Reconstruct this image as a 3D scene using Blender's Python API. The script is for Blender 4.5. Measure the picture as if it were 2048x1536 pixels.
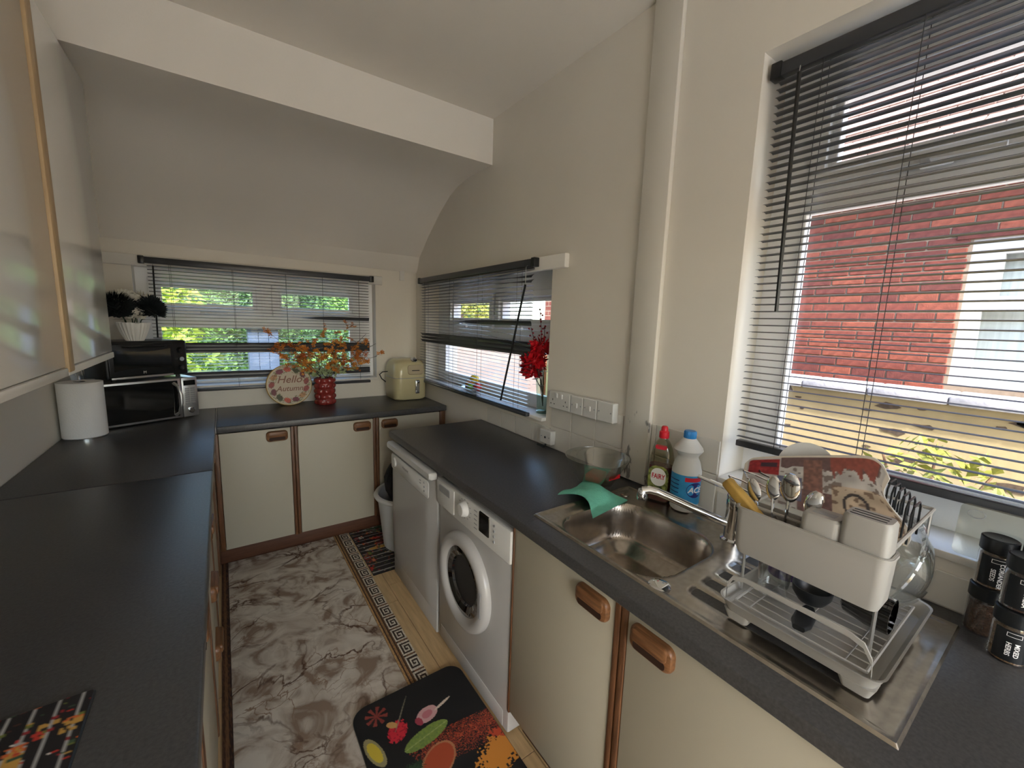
import bpy, bmesh, math, random
from mathutils import Matrix, Vector
for _o in list(bpy.data.objects): bpy.data.objects.remove(_o, do_unlink=True)
SC = bpy.context.scene
COL = SC.collection
PI = math.pi

# ------------------------------------------------------------------ camera, sky, sun, exposure
FPX = 824.88
YAW, PITCH, ROLL = 0.6130, 0.1465, 0.0325
CAM = (-1.3221, -3.2852, 1.5119)
def make_camera():
    cd = bpy.data.cameras.new('camera'); co = bpy.data.objects.new('camera', cd); COL.objects.link(co)
    cy, sy = math.cos(YAW), math.sin(YAW)
    fwd = Vector((sy*math.cos(PITCH), cy*math.cos(PITCH), -math.sin(PITCH)))
    right = Vector((cy, -sy, 0)); up = right.cross(fwd)
    c, s = math.cos(ROLL), math.sin(ROLL)
    r2 = c*right + s*up; u2 = -s*right + c*up
    m = Matrix((r2, u2, -fwd)).transposed().to_4x4(); m.translation = CAM
    co.matrix_world = m
    cd.sensor_fit = 'HORIZONTAL'; cd.sensor_width = 36.0; cd.lens = 36.0*FPX/2048
    cd.clip_start = 0.02; cd.clip_end = 200
    SC.camera = co
make_camera()
SUN_DIR = Vector((0.28, 0.62, -0.75)).normalized()      # the way the sunlight travels
W = bpy.data.worlds.new('sky'); SC.world = W; W.use_nodes = True
nt = W.node_tree; nt.nodes.clear()
sky = nt.nodes.new('ShaderNodeTexSky'); sky.sky_type = 'NISHITA'; sky.sun_disc = False
sky.sun_elevation = math.radians(45); sky.sun_rotation = math.atan2(-SUN_DIR.x, -SUN_DIR.y)
sky.air_density = 1.0; sky.dust_density = 2.5; sky.ozone_density = 1.0
bg = nt.nodes.new('ShaderNodeBackground'); bg.inputs['Strength'].default_value = 1.2
out = nt.nodes.new('ShaderNodeOutputWorld')
nt.links.new(sky.outputs[0], bg.inputs[0]); nt.links.new(bg.outputs[0], out.inputs[0])
sd = bpy.data.lights.new('sun', 'SUN'); so = bpy.data.objects.new('sun', sd); COL.objects.link(so)
sd.energy = 8.2; sd.angle = math.radians(2.0); sd.color = (1.0, 0.97, 0.93)
so.rotation_euler = SUN_DIR.to_track_quat('-Z', 'Y').to_euler(); so.location = (-6, -6, 9)
SC.view_settings.view_transform = 'Standard'; SC.view_settings.look = 'None'
SC.view_settings.gamma = 1.0; SC.view_settings.use_curve_mapping = False
SC.view_settings.exposure = 0.06

# ------------------------------------------------------------------ colours and materials
def lin(r, g, b, a=1.0):
    def f(v):
        v /= 255.0
        return v/12.92 if v <= 0.04045 else ((v+0.055)/1.055)**2.4
    return (f(r), f(g), f(b), a)
MATS = {}
def pm(name, rgb, rough=.5, metal=0.0, var=None, bump=None, spec=.5, coat=0.0, emis=None, trans=0.0, ior=1.45, stretch=None, sub=None):
    m = bpy.data.materials.new(name); m.use_nodes = True; n = m.node_tree; b = n.nodes['Principled BSDF']
    c = lin(*rgb)
    b.inputs['Base Color'].default_value = c; b.inputs['Roughness'].default_value = rough; b.inputs['Metallic'].default_value = metal
    b.inputs['Specular IOR Level'].default_value = spec; b.inputs['Coat Weight'].default_value = coat
    b.inputs['Transmission Weight'].default_value = trans; b.inputs['IOR'].default_value = ior
    if emis: b.inputs['Emission Color'].default_value = lin(*emis[0]); b.inputs['Emission Strength'].default_value = emis[1]
    if var or bump:
        tc = n.nodes.new('ShaderNodeTexCoord'); mp = n.nodes.new('ShaderNodeMapping'); n.links.new(tc.outputs['Object'], mp.inputs[0])
        if stretch: mp.inputs['Scale'].default_value = stretch
    if var:
        t = n.nodes.new('ShaderNodeTexNoise'); t.inputs['Scale'].default_value = var[0]; t.inputs['Detail'].default_value = 5
        n.links.new(mp.outputs[0], t.inputs['Vector'])
        r = n.nodes.new('ShaderNodeValToRGB'); k = var[1]
        r.color_ramp.elements[0].position = .3; r.color_ramp.elements[1].position = .7
        r.color_ramp.elements[0].color = (c[0]*(1-k), c[1]*(1-k), c[2]*(1-k), 1)
        r.color_ramp.elements[1].color = lin(*var[2]) if len(var) > 2 else (min(1, c[0]*(1+k)), min(1, c[1]*(1+k)), min(1, c[2]*(1+k)), 1)
        n.links.new(t.outputs[0], r.inputs[0]); n.links.new(r.outputs[0], b.inputs['Base Color'])
    if bump:
        t = n.nodes.new('ShaderNodeTexNoise'); t.inputs['Scale'].default_value = bump[0]; t.inputs['Detail'].default_value = 4
        n.links.new(mp.outputs[0], t.inputs['Vector'])
        bp = n.nodes.new('ShaderNodeBump'); bp.inputs['Strength'].default_value = bump[1]; bp.inputs['Distance'].default_value = .004
        n.links.new(t.outputs[0], bp.inputs['Height']); n.links.new(bp.outputs[0], b.inputs['Normal'])
    MATS[name] = m
    return m
def glassmat(name, tint=(250, 252, 252), lo=.03, hi=.75, rough=.02, power=3.0, gl=(255, 255, 255)):
    m = bpy.data.materials.new(name); m.use_nodes = True; n = m.node_tree; n.nodes.clear()
    o = n.nodes.new('ShaderNodeOutputMaterial'); t = n.nodes.new('ShaderNodeBsdfTransparent'); g = n.nodes.new('ShaderNodeBsdfGlossy')
    t.inputs[0].default_value = lin(*tint); g.inputs[0].default_value = lin(*gl); g.inputs['Roughness'].default_value = rough
    lw = n.nodes.new('ShaderNodeLayerWeight'); lw.inputs[0].default_value = .5
    p = n.nodes.new('ShaderNodeMath'); p.operation = 'POWER'; p.inputs[1].default_value = power
    r = n.nodes.new('ShaderNodeMapRange'); r.inputs[3].default_value = lo; r.inputs[4].default_value = hi
    mx = n.nodes.new('ShaderNodeMixShader')
    n.links.new(lw.outputs['Facing'], p.inputs[0]); n.links.new(p.outputs[0], r.inputs[0]); n.links.new(r.outputs[0], mx.inputs[0])
    n.links.new(t.outputs[0], mx.inputs[1]); n.links.new(g.outputs[0], mx.inputs[2]); n.links.new(mx.outputs[0], o.inputs[0])
    MATS[name] = m; return m
def printmat(name, rough=.4, bump=None):
    m = bpy.data.materials.new(name); m.use_nodes = True; n = m.node_tree; b = n.nodes['Principled BSDF']
    a = n.nodes.new('ShaderNodeAttribute'); a.attribute_name = 'paint'
    n.links.new(a.outputs['Color'], b.inputs['Base Color']); b.inputs['Roughness'].default_value = rough
    if bump:
        tc = n.nodes.new('ShaderNodeTexCoord'); t = n.nodes.new('ShaderNodeTexNoise'); t.inputs['Scale'].default_value = bump[0]
        bp = n.nodes.new('ShaderNodeBump'); bp.inputs['Strength'].default_value = bump[1]; bp.inputs['Distance'].default_value = .003
        n.links.new(tc.outputs['Object'], t.inputs['Vector']); n.links.new(t.outputs[0], bp.inputs['Height']); n.links.new(bp.outputs[0], b.inputs['Normal'])
    MATS[name] = m; return m

pm('wall', (226, 220, 208), .75, var=(1.3, .04), bump=(60, .12))
pm('wall_right', (226, 220, 208), .7, var=(1.1, .05), bump=(40, .10))
pm('ceiling', (232, 226, 215), .8, var=(1.0, .04), bump=(120, .10))
pm('tile', (214, 210, 200), .35, var=(9, .04))
pm('trim_white', (222, 219, 212), .55, var=(5, .04))
pm('upvc', (250, 251, 252), .28)
pm('worktop', (70, 69, 69), .34, var=(160, .25), bump=(420, .10), spec=.6)
pm('worktop_edge', (44, 45, 47), .42, var=(160, .25))
pm('cream_panel', (176, 169, 150), .5, var=(2, .02), bump=(600, .03))
pm('gloss_panel', (226, 224, 217), .13, spec=.8, bump=(9, .012))
pm('oak', (102, 68, 44), .42, var=(22, .35), stretch=(6, 6, .6))
pm('oak_h', (118, 80, 50), .4, var=(24, .35), stretch=(.6, 6, 6))
pm('oak_lit', (186, 160, 122), .5, var=(22, .12), stretch=(6, 6, .6))  # oak of the edge strips, colour lightened for the light falling on it
pm('recess_shade', (52, 30, 18), .7)
pm('plinth', (88, 55, 38), .5, var=(14, .25), stretch=(.5, 4, 4))
pm('plank', (196, 166, 122), .38, var=(14, .16), stretch=(5, .5, 1), bump=(120, .05))
pm('joint_dark', (52, 44, 36), .8)
pm('white_plastic', (212, 211, 206), .35)
pm('white_enamel', (184, 182, 178), .22, spec=.6)
pm('rack_plastic', (166, 163, 156), .38)
pm('plaque_ink', (134, 96, 82), .7)
pm('wall_base', (158, 138, 130), .9, var=(6, .1))
pm('grey_plastic', (150, 151, 152), .4)
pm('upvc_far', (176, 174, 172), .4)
pm('fryer_panel', (172, 158, 126), .3)
pm('silver', (196, 196, 194), .32, metal=.85)
pm('chrome', (226, 228, 230), .06, metal=1.0)
pm('steel', (176, 168, 158), .27, metal=1.0, var=(60, .12), bump=(90, .06))
pm('black_gloss', (16, 17, 18), .06, spec=.7)
pm('black_plastic', (26, 28, 30), .36)
pm('slat', (62, 64, 68), .3, spec=.5)
pm('cord', (58, 58, 60), .7)
pm('air_fryer', (200, 190, 150), .18, spec=.6)
pm('paper', (232, 231, 230), .85, bump=(160, .25))
pm('ceramic_white', (232, 230, 224), .3)
pm('petal_white', (234, 230, 218), .7)
pm('petal_dark', (26, 34, 38), .75)
pm('petal_red', (196, 18, 34), .6, var=(30, .35))
pm('berry_red', (146, 24, 40), .35)
pm('leaf_dark', (38, 58, 40), .6)
pm('leaf_pale', (150, 164, 120), .6, var=(20, .2))
pm('twig', (54, 42, 36), .7)
pm('petal_orange', (214, 96, 38), .6, var=(14, .4, (232, 160, 60)))
pm('vase_red', (140, 50, 46), .22, spec=.7, var=(12, .15))
pm('cloth_teal', (112, 192, 166), .9, bump=(260, .5), var=(40, .08))
pm('red_plastic', (206, 34, 48), .35)
pm('blue_plastic', (34, 124, 190), .35)
pm('blue_label', (58, 150, 202), .4, var=(30, .12))
pm('navy', (34, 38, 104), .4)
pm('white_print', (244, 243, 240), .45)
pm('red_print', (196, 30, 50), .45)
pm('green_label', (52, 86, 44), .45, var=(90, .7, (170, 176, 96)))
pm('liquid', (92, 24, 40), .12, spec=.6)
pm('purple', (74, 38, 112), .4)
pm('yellow_print', (232, 190, 40), .5)
pm('wood_yellow', (168, 134, 66), .5, var=(30, .2), stretch=(1, 1, .2))
pm('spice_brown', (120, 92, 62), .8, var=(320, .6), bump=(400, .8))
pm('spice_dark', (74, 50, 36), .8, var=(320, .5), bump=(400, .8))
pm('clothes', (24, 24, 27), .95, bump=(60, .6))
pm('basket', (204, 206, 205), .4)
pm('brick', (112, 56, 45), .85, var=(26, .28), bump=(90, .5))
pm('brick_b', (126, 66, 50), .85, var=(26, .28), bump=(90, .5))
pm('brick_c', (96, 48, 42), .85, var=(26, .28), bump=(90, .5))
pm('mortar', (142, 124, 106), .9, var=(40, .15))
pm('render_cream', (168, 150, 112), .9, var=(5, .12), bump=(40, .4))
pm('stain', (84, 70, 58), .9, var=(60, .4))
pm('coping', (168, 166, 172), .85, var=(40, .15), bump=(60, .5))
pm('roof_tile', (134, 108, 98), .85, var=(20, .22), bump=(60, .4))
pm('bounce_terrace', (224, 218, 208), .9, var=(3, .08), bump=(30, .3))
pm('patio', (214, 208, 198), .9, var=(3, .12), bump=(30, .3))
pm('grass', (96, 128, 50), .9, var=(12, .35), bump=(90, .8))
pm('leaf_bright', (140, 172, 44), .55, var=(3, .3, (180, 200, 70)))
pm('leaf_mid', (96, 134, 58), .6, var=(3, .35))
pm('leaf_deep', (62, 92, 52), .65, var=(3, .35))
pm('leaf_yellow', (140, 142, 60), .6, var=(6, .3))
pm('bark', (116, 88, 66), .85, var=(20, .3))
pm('shed_blue', (64, 78, 100), .7, var=(8, .15))
pm('fence_orange', (166, 104, 74), .8, var=(10, .25))
pm('fruit_orange', (232, 138, 40), .4); pm('fruit_red', (206, 48, 38), .35); pm('fruit_yellow', (236, 202, 60), .4); pm('fruit_green', (130, 180, 60), .4)
pm('pane_reflection', (206, 210, 206), .9, var=(3, .15), stretch=(1, 14, .2))
glassmat('pane', lo=.02, hi=.5, power=4)
glassmat('glass', lo=.06, hi=.85, power=2.0)
glassmat('glass_green', tint=(226, 240, 232), lo=.06, hi=.7, power=2.2)
glassmat('clear_plastic', tint=(232, 234, 230), lo=.12, hi=.6, power=1.6, rough=.12)
glassmat('bottle_clear', tint=(222, 220, 200), lo=.08, hi=.6, power=2.0, rough=.06)
glassmat('smoke', tint=(70, 72, 76), lo=.08, hi=.8, power=2.0)
printmat('print_matte', .55); printmat('print_gloss', .3); printmat('print_rug', .85, (300, .3))
def marble():
    m = bpy.data.materials.new('marble_rug'); m.use_nodes = True; n = m.node_tree; b = n.nodes['Principled BSDF']; L = n.links.new
    tc = n.nodes.new('ShaderNodeTexCoord'); 
    nz = n.nodes.new('ShaderNodeTexNoise'); nz.inputs['Scale'].default_value = 3.2; nz.inputs['Detail'].default_value = 6; nz.inputs['Distortion'].default_value = 1.4
    L(tc.outputs['Object'], nz.inputs['Vector'])
    mx = n.nodes.new('ShaderNodeMix'); mx.data_type = 'VECTOR'; mx.inputs['Factor'].default_value = .30
    L(tc.outputs['Object'], mx.inputs[4]); L(nz.outputs['Color'], mx.inputs[5])
    def vor(scale, w0, w1):
        v = n.nodes.new('ShaderNodeTexVoronoi'); v.feature = 'DISTANCE_TO_EDGE'; v.inputs['Scale'].default_value = scale
        mp = n.nodes.new('ShaderNodeMapping'); mp.inputs['Scale'].default_value = (.75, 1.25, 1); mp.inputs['Rotation'].default_value = (0, 0, .6)
        L(mx.outputs[1], mp.inputs[0]); L(mp.outputs[0], v.inputs['Vector'])
        r = n.nodes.new('ShaderNodeMapRange'); r.inputs[1].default_value = w0; r.inputs[2].default_value = w1; L(v.outputs['Distance'], r.inputs[0]); return r
    v1 = vor(4.2, .004, .030); v2 = vor(11, .004, .035)
    r = n.nodes.new('ShaderNodeValToRGB'); e = r.color_ramp.elements
    e[0].position = .36; e[0].color = lin(138, 118, 100); e[1].position = .62; e[1].color = lin(208, 199, 184)
    x = r.color_ramp.elements.new(.48); x.color = lin(186, 174, 158)
    n2 = n.nodes.new('ShaderNodeTexNoise'); n2.inputs['Scale'].default_value = 5.5; n2.inputs['Detail'].default_value = 5; n2.inputs['Distortion'].default_value = 2.2
    L(tc.outputs['Object'], n2.inputs['Vector']); L(n2.outputs[0], r.inputs[0])
    n3 = n.nodes.new('ShaderNodeTexNoise'); n3.inputs['Scale'].default_value = 4.0; L(tc.outputs['Object'], n3.inputs['Vector'])
    def over(col, prev, rng, lo, hi):
        g = n.nodes.new('ShaderNodeMapRange'); g.inputs[1].default_value = lo; g.inputs[2].default_value = hi; L(n3.outputs[0], g.inputs[0])
        iv = n.nodes.new('ShaderNodeMath'); iv.operation = 'SUBTRACT'; iv.inputs[0].default_value = 1; L(rng.outputs[0], iv.inputs[1])
        mu = n.nodes.new('ShaderNodeMath'); mu.operation = 'MULTIPLY'; L(iv.outputs[0], mu.inputs[0]); L(g.outputs[0], mu.inputs[1])
        k = n.nodes.new('ShaderNodeMix'); k.data_type = 'RGBA'; L(mu.outputs[0], k.inputs['Factor']); L(prev, k.inputs[6]); k.inputs[7].default_value = col; return k.outputs[2]
    c = over(lin(138, 112, 90), r.outputs[0], v2, .42, .62)
    c = over(lin(84, 54, 32), c, v1, .34, .60)
    L(c, b.inputs['Base Color']); b.inputs['Roughness'].default_value = .8
    MATS['marble_rug'] = m
marble()
def chipped():
    m = bpy.data.materials.new('chipped_paint'); m.use_nodes = True; n = m.node_tree; b = n.nodes['Principled BSDF']; L = n.links.new
    tc = n.nodes.new('ShaderNodeTexCoord'); mp = n.nodes.new('ShaderNodeMapping'); mp.inputs['Scale'].default_value = (1, 1.4, .45); L(tc.outputs['Object'], mp.inputs[0])
    t = n.nodes.new('ShaderNodeTexNoise'); t.inputs['Scale'].default_value = 26; t.inputs['Detail'].default_value = 7; L(mp.outputs[0], t.inputs['Vector'])
    sx = n.nodes.new('ShaderNodeSeparateXYZ'); L(tc.outputs['Object'], sx.inputs[0])
    g = n.nodes.new('ShaderNodeMapRange'); g.inputs[1].default_value = 1.5; g.inputs[2].default_value = 1.0; g.inputs[3].default_value = -.2; g.inputs[4].default_value = .035; L(sx.outputs[2], g.inputs[0])
    a = n.nodes.new('ShaderNodeMath'); a.operation = 'ADD'; L(t.outputs[0], a.inputs[0]); L(g.outputs[0], a.inputs[1])
    r = n.nodes.new('ShaderNodeValToRGB'); r.color_ramp.elements[0].position = .60; r.color_ramp.elements[1].position = .64
    r.color_ramp.elements[0].color = lin(216, 211, 200); r.color_ramp.elements[1].color = lin(136, 134, 128); L(a.outputs[0], r.inputs[0])
    L(r.outputs[0], b.inputs['Base Color']); b.inputs['Roughness'].default_value = .65; MATS['chipped_paint'] = m
chipped()
def brickwall():
    m = bpy.data.materials.new('brick_far'); m.use_nodes = True; n = m.node_tree; b = n.nodes['Principled BSDF']; L = n.links.new
    tc = n.nodes.new('ShaderNodeTexCoord'); mp = n.nodes.new('ShaderNodeMapping'); mp.inputs['Rotation'].default_value = (0, PI/2, PI/2); L(tc.outputs['Object'], mp.inputs[0])
    t = n.nodes.new('ShaderNodeTexBrick'); t.inputs['Scale'].default_value = 1; t.inputs['Brick Width'].default_value = .225; t.inputs['Row Height'].default_value = .075; t.inputs['Mortar Size'].default_value = .006
    sx = n.nodes.new('ShaderNodeSeparateXYZ'); cx = n.nodes.new('ShaderNodeCombineXYZ'); L(tc.outputs['Object'], sx.inputs[0]); L(sx.outputs[1], cx.inputs[0]); L(sx.outputs[2], cx.inputs[1])
    t.inputs['Color1'].default_value = lin(112, 56, 45); t.inputs['Color2'].default_value = lin(126, 66, 50); t.inputs['Mortar'].default_value = lin(142, 124, 106)
    L(cx.outputs[0], t.inputs['Vector']); L(t.outputs[0], b.inputs['Base Color']); b.inputs['Roughness'].default_value = .9; MATS['brick_far'] = m
brickwall()

# ------------------------------------------------------------------ mesh building
def rr(w, h, r, n=6):
    r = max(1e-5, min(r, w/2-1e-6, h/2-1e-6)); pts = []
    for (cx, cy, a0) in ((w/2-r, h/2-r, 0), (-w/2+r, h/2-r, 90), (-w/2+r, -h/2+r, 180), (w/2-r, -h/2+r, 270)):
        for k in range(n+1):
            a = math.radians(a0+90*k/n); pts.append((cx+r*math.cos(a), cy+r*math.sin(a)))
    return pts
FRONT = Matrix(((1, 0, 0, 0), (0, 0, -1, 0), (0, 1, 0, 0), (0, 0, 0, 1)))   # local xy -> x,z ; local z -> -y
def T(x, y, z): return Matrix.Translation((x, y, z))
def RX(a): return Matrix.Rotation(a, 4, 'X')
def RY(a): return Matrix.Rotation(a, 4, 'Y')
def RZ(a): return Matrix.Rotation(a, 4, 'Z')
class MB:
    def __init__(s): s.v = []; s.f = []; s.c = None
    def add(s, vs, fs, M=None):
        o = len(s.v)
        for p in vs: s.v.append(tuple(M @ Vector(p)) if M is not None else tuple(p))
        for f in fs: s.f.append(tuple(i+o for i in f))
        return s
    def box(s, x0, x1, y0, y1, z0, z1, M=None):
        vs = [(x, y, z) for z in (z0, z1) for y in (y0, y1) for x in (x0, x1)]
        return s.add(vs, [(0, 2, 3, 1), (4, 5, 7, 6), (0, 1, 5, 4), (2, 6, 7, 3), (0, 4, 6, 2), (1, 3, 7, 5)], M)
    def rbox(s, x0, x1, y0, y1, z0, z1, r=.005, seg=2, M=None):
        bm = bmesh.new(); bmesh.ops.create_cube(bm, size=1)
        for v in bm.verts: v.co = ((x0+x1)/2+v.co.x*(x1-x0), (y0+y1)/2+v.co.y*(y1-y0), (z0+z1)/2+v.co.z*(z1-z0))
        bmesh.ops.bevel(bm, geom=list(bm.edges), offset=r, segments=seg, profile=.5, affect='EDGES')
        bm.verts.index_update(); s.add([v.co[:] for v in bm.verts], [[v.index for v in f.verts] for f in bm.faces], M); bm.free(); return s
    def rings(s, rs, cap0=True, cap1=True, M=None, closed=True):
        n = len(rs[0]); vs = [p for r in rs for p in r]; fs = []
        for i in range(len(rs)-1):
            for k in range(n if closed else n-1):
                k2 = (k+1) % n; fs.append((i*n+k, i*n+k2, (i+1)*n+k2, (i+1)*n+k))
        if cap0: fs.append(tuple(range(n-1, -1, -1)))
        if cap1: fs.append(tuple((len(rs)-1)*n+k for k in range(n)))
        return s.add(vs, fs, M)
    def loft(s, L, n=6, cap0=True, cap1=True, M=None):
        rs = []
        for q in L:
            w, h, r, z = q[:4]; cx, cy = q[4:6] if len(q) > 4 else (0, 0)
            rs.append([(cx+x, cy+y, z) for x, y in rr(w, h, r, n)])
        return s.rings(rs, cap0, cap1, M)
    def lathe(s, prof, n=24, cap0=True, cap1=True, M=None):
        return s.rings([[(r*math.cos(2*PI*k/n), r*math.sin(2*PI*k/n), z) for k in range(n)] for r, z in prof], cap0, cap1, M)
    def tube(s, pts, r, n=8, M=None, taper=None, cap=True):
        pts = [Vector(p) for p in pts]; rs = []; up = Vector((0, 0, 1)); nx = None
        for i, p in enumerate(pts):
            t = (pts[min(i+1, len(pts)-1)]-pts[max(i-1, 0)]).normalized()
            if nx is None: nx = t.orthogonal().normalized()
            nx = (nx-t*nx.dot(t)); nx = nx.normalized() if nx.length > 1e-6 else t.orthogonal().normalized()
            b = t.cross(nx); q = r if taper is None else r*(1+(taper-1)*i/(len(pts)-1))
            rs.append([tuple(p+q*(math.cos(2*PI*k/n)*nx+math.sin(2*PI*k/n)*b)) for k in range(n)])
        return s.rings(rs, cap, cap, M)
    def prism(s, poly, z0, z1, M=None):
        return s.rings([[(x, y, z0) for x, y in poly], [(x, y, z1) for x, y in poly]], True, True, M)
    def ball(s, c, r, M=None, sx=1, sy=1, sz=1, n=10, m=6):
        rs = [[(c[0]+sx*r*math.sin(PI*j/m)*math.cos(2*PI*k/n), c[1]+sy*r*math.sin(PI*j/m)*math.sin(2*PI*k/n), c[2]-sz*r*math.cos(PI*j/m)) for k in range(n)] for j in range(1, m)]
        o = len(rs); s.rings(rs, True, True, M); return s
    def quad(s, a, b, c, d, M=None): return s.add([a, b, c, d], [(0, 1, 2, 3)], M)
    def mesh(s, name, mat, smooth=35):
        me = bpy.data.meshes.new(name); me.from_pydata(s.v, [], s.f); me.update()
        if mat: me.materials.append(MATS[mat])
        if smooth:
            me.polygons.foreach_set('use_smooth', [True]*len(me.polygons)); me.set_sharp_from_angle(angle=math.radians(smooth))
        return me
def obj(name, mb, mat=None, parent=None, smooth=35):
    me = mb if isinstance(mb, bpy.types.Mesh) else mb.mesh(name, mat, smooth)
    o = bpy.data.objects.new(name, me); COL.objects.link(o)
    if parent: o.parent = parent
    return o
def tag(o, label, cat, group=None, kind=None):
    o['label'] = label; o['category'] = cat
    if group: o['group'] = group
    if kind: o['kind'] = kind
    return o
def thing(name, label, cat, loc=(0, 0, 0), rz=0, group=None):
    o = bpy.data.objects.new(name, None); COL.objects.link(o); o.location = loc; o.rotation_euler = (0, 0, rz); o.empty_display_size = .05
    return tag(o, label, cat, group)
def struct(name, mb, mat, parent=None, smooth=35):
    o = obj(name, mb, mat, parent, smooth)
    if not parent: o['kind'] = 'structure'
    return o
def sempty(name, loc=(0, 0, 0)):
    o = bpy.data.objects.new(name, None); COL.objects.link(o); o.location = loc; o['kind'] = 'structure'; return o
def copy_tree(o, parent=None):
    c = o.copy(); COL.objects.link(c); c.parent = parent
    for ch in list(o.children): copy_tree(ch, c)
    return c
def holes(x0, x1, z0, z1, ops, t0, t1, axis):
    """a wall slab in the (u, z) plane with rectangular openings; axis 'x': u is x and thickness is y"""
    m = MB(); us = sorted({x0, x1, *[o[0] for o in ops], *[o[1] for o in ops]})
    for a, b in zip(us, us[1:]):
        cut = sorted([(o[2], o[3]) for o in ops if o[0] <= a+1e-6 and o[1] >= b-1e-6]); z = z0
        for c0, c1 in cut+[(z1, z1)]:
            if c0 > z+1e-6:
                m.box(a, b, t0, t1, z, c0) if axis == 'x' else m.box(t0, t1, a, b, z, c0)
            z = max(z, c1)
    return m
def paint(name, nu, nv, pos, col, mat, parent=None, thick=None):
    """a sheet of nu x nv cells whose printed colours come from col(u, v)"""
    vs = [pos(i/nu, j/nv) for j in range(nv+1) for i in range(nu+1)]
    fs = [(j*(nu+1)+i, j*(nu+1)+i+1, (j+1)*(nu+1)+i+1, (j+1)*(nu+1)+i) for j in range(nv) for i in range(nu)]
    me = bpy.data.meshes.new(name); me.from_pydata(vs, [], fs); me.update(); me.materials.append(MATS[mat])
    a = me.attributes.new('paint', 'FLOAT_COLOR', 'POINT'); buf = []
    for j in range(nv+1):
        for i in range(nu+1): buf.extend(lin(*col(i/nu, j/nv)))
    a.data.foreach_set('color', buf); me.polygons.foreach_set('use_smooth', [True]*len(me.polygons))
    o = bpy.data.objects.new(name, me); COL.objects.link(o)
    if parent: o.parent = parent
    return o
def textmesh(s, size, f, bold=0.0, shear=0.0):
    """lettering: f maps the flat glyph point (x, y), centred, to 3D"""
    cu = bpy.data.curves.new('t', 'FONT'); cu.body = s; cu.size = size; cu.align_x = 'CENTER'; cu.align_y = 'CENTER'; cu.offset = bold; cu.shear = shear; cu.resolution_u = 3
    to = bpy.data.objects.new('t', cu); COL.objects.link(to); dg = bpy.context.evaluated_depsgraph_get()
    me = bpy.data.meshes.new_from_object(to.evaluated_get(dg)); m = MB()
    m.add([f(v.co.x, v.co.y) for v in me.vertices], [tuple(p.vertices) for p in me.polygons])
    bpy.data.objects.remove(to, do_unlink=True); bpy.data.curves.remove(cu); bpy.data.meshes.remove(me)
    return m

# ================================================================== the room
F = 0.055; ZC = 2.645; XL = -1.98; YF = -4.9; WT = 0.90
OP_B = (-1.733, -.332, 1.04, 1.775)
OP_R = (-1.715, -.20, 1.03, 1.80)
OP_G = (-3.95, -2.612, 1.02, 2.302)
def ring_rect(m, x0, x1, z0, z1, b, y0, y1, r=.004):
    m.rbox(x0, x1, y0, y1, z0, z0+b, r, 1); m.rbox(x0, x1, y0, y1, z1-b, z1, r, 1)
    m.rbox(x0, x0+b, y0+.0004, y1-.0004, z0+b-.001, z1-b+.001, min(r, .002), 1); m.rbox(x1-b, x1, y0+.0004, y1-.0004, z0+b-.001, z1-b+.001, min(r, .002), 1); return m
fl = struct('floor', MB().box(XL-.2, .25, YF-.2, .25, -.10, F-.008), 'joint_dark')
rng = random.Random(4)
pw = .125; k = 0; pcache = {}
for i in range(-1, 12):                                   # laminate planks in view between the rugs and the right hand units
    x0 = -.52-pw*(i+1)
    if x0+pw > .0 or x0 < XL: continue
    y = 0.0-rng.random()*.5
    ys = [0.0]
    while y > YF: ys.append(y); y -= 1.15
    ys.append(YF)
    for a, b in zip(ys, ys[1:]):
        if a-b < .03: continue
        key = round(a-b, 3)
        if key not in pcache: pcache[key] = MB().rbox(-pw/2+.001, pw/2-.001, -(a-b)/2+.001, (a-b)/2-.001, -.008, 0, .0012, 1).mesh('plank', 'plank')
        o = obj('plank', pcache[key], parent=fl); o.location = (x0+pw/2, (a+b)/2, F)
wb = struct('wall_back', holes(XL-.2, .28, -.1, 2.0, [OP_B], 0, .25, 'x'), 'wall')
wr = struct('wall_right', holes(YF-.2, 0.0, -.1, 2.75, [OP_R, OP_G], 0, .28, 'y'), 'wall_right')
struct('wall_left', MB().box(XL-.2, XL, YF-.2, 0, -.1, 2.75), 'wall')
struct('wall_front', holes(XL-.2, .28, -.1, 2.75, [(-1.90, -.06, F, 2.12)], YF-.2, YF, 'x'), 'wall')
dr = sempty('added_door', (-.98, YF-.12, F))                    # glazed doors added behind the viewer to let in fill daylight
dm = MB()
for a, b in ((-.918, .0), (.0, .918)): ring_rect(dm, a, b, 0.0, 2.06, .075, 0, .05, .004)
struct('door_frame', dm, 'upvc', dr)
for a, b in ((-.845, -.073), (.073, .845)): struct('door_pane', MB().box(a, b, .022, .028, .07, 1.99), 'pane', dr)
for sx in (-1, 1): struct('door_handle', MB().tube([(sx*.04, .05, 1.0), (sx*.04, .09, 1.0), (sx*.14, .095, 1.0)], .009), 'chrome', dr)
struct('ceiling', MB().box(XL-.2, .28, YF-.2, -1.14, ZC, 2.75), 'ceiling')
prof = [(.25, 1.915), (0, 1.915), (-.03, 1.945), (-.07, 2.005), (-.25, 2.145), (-.45, 2.275), (-.60, 2.352), (-.72, 2.388), (-.84, 2.404), (-.98, 2.406), (-1.14, 2.402), (-1.14, 2.75), (.25, 2.75)]
m = MB(); XS = [XL-.2, XL-.01, -1.4, -.9, -.4, -.05, 0.0, .28]
rs = []
for x in XS:
    rs.append([(x, y, z-(.03*max(0, (x-XL)/1.98) if z < 1.99 else 0)) for y, z in prof])
m.rings(rs)
struct('ceiling_slope', m, 'ceiling', smooth=25)
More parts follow.
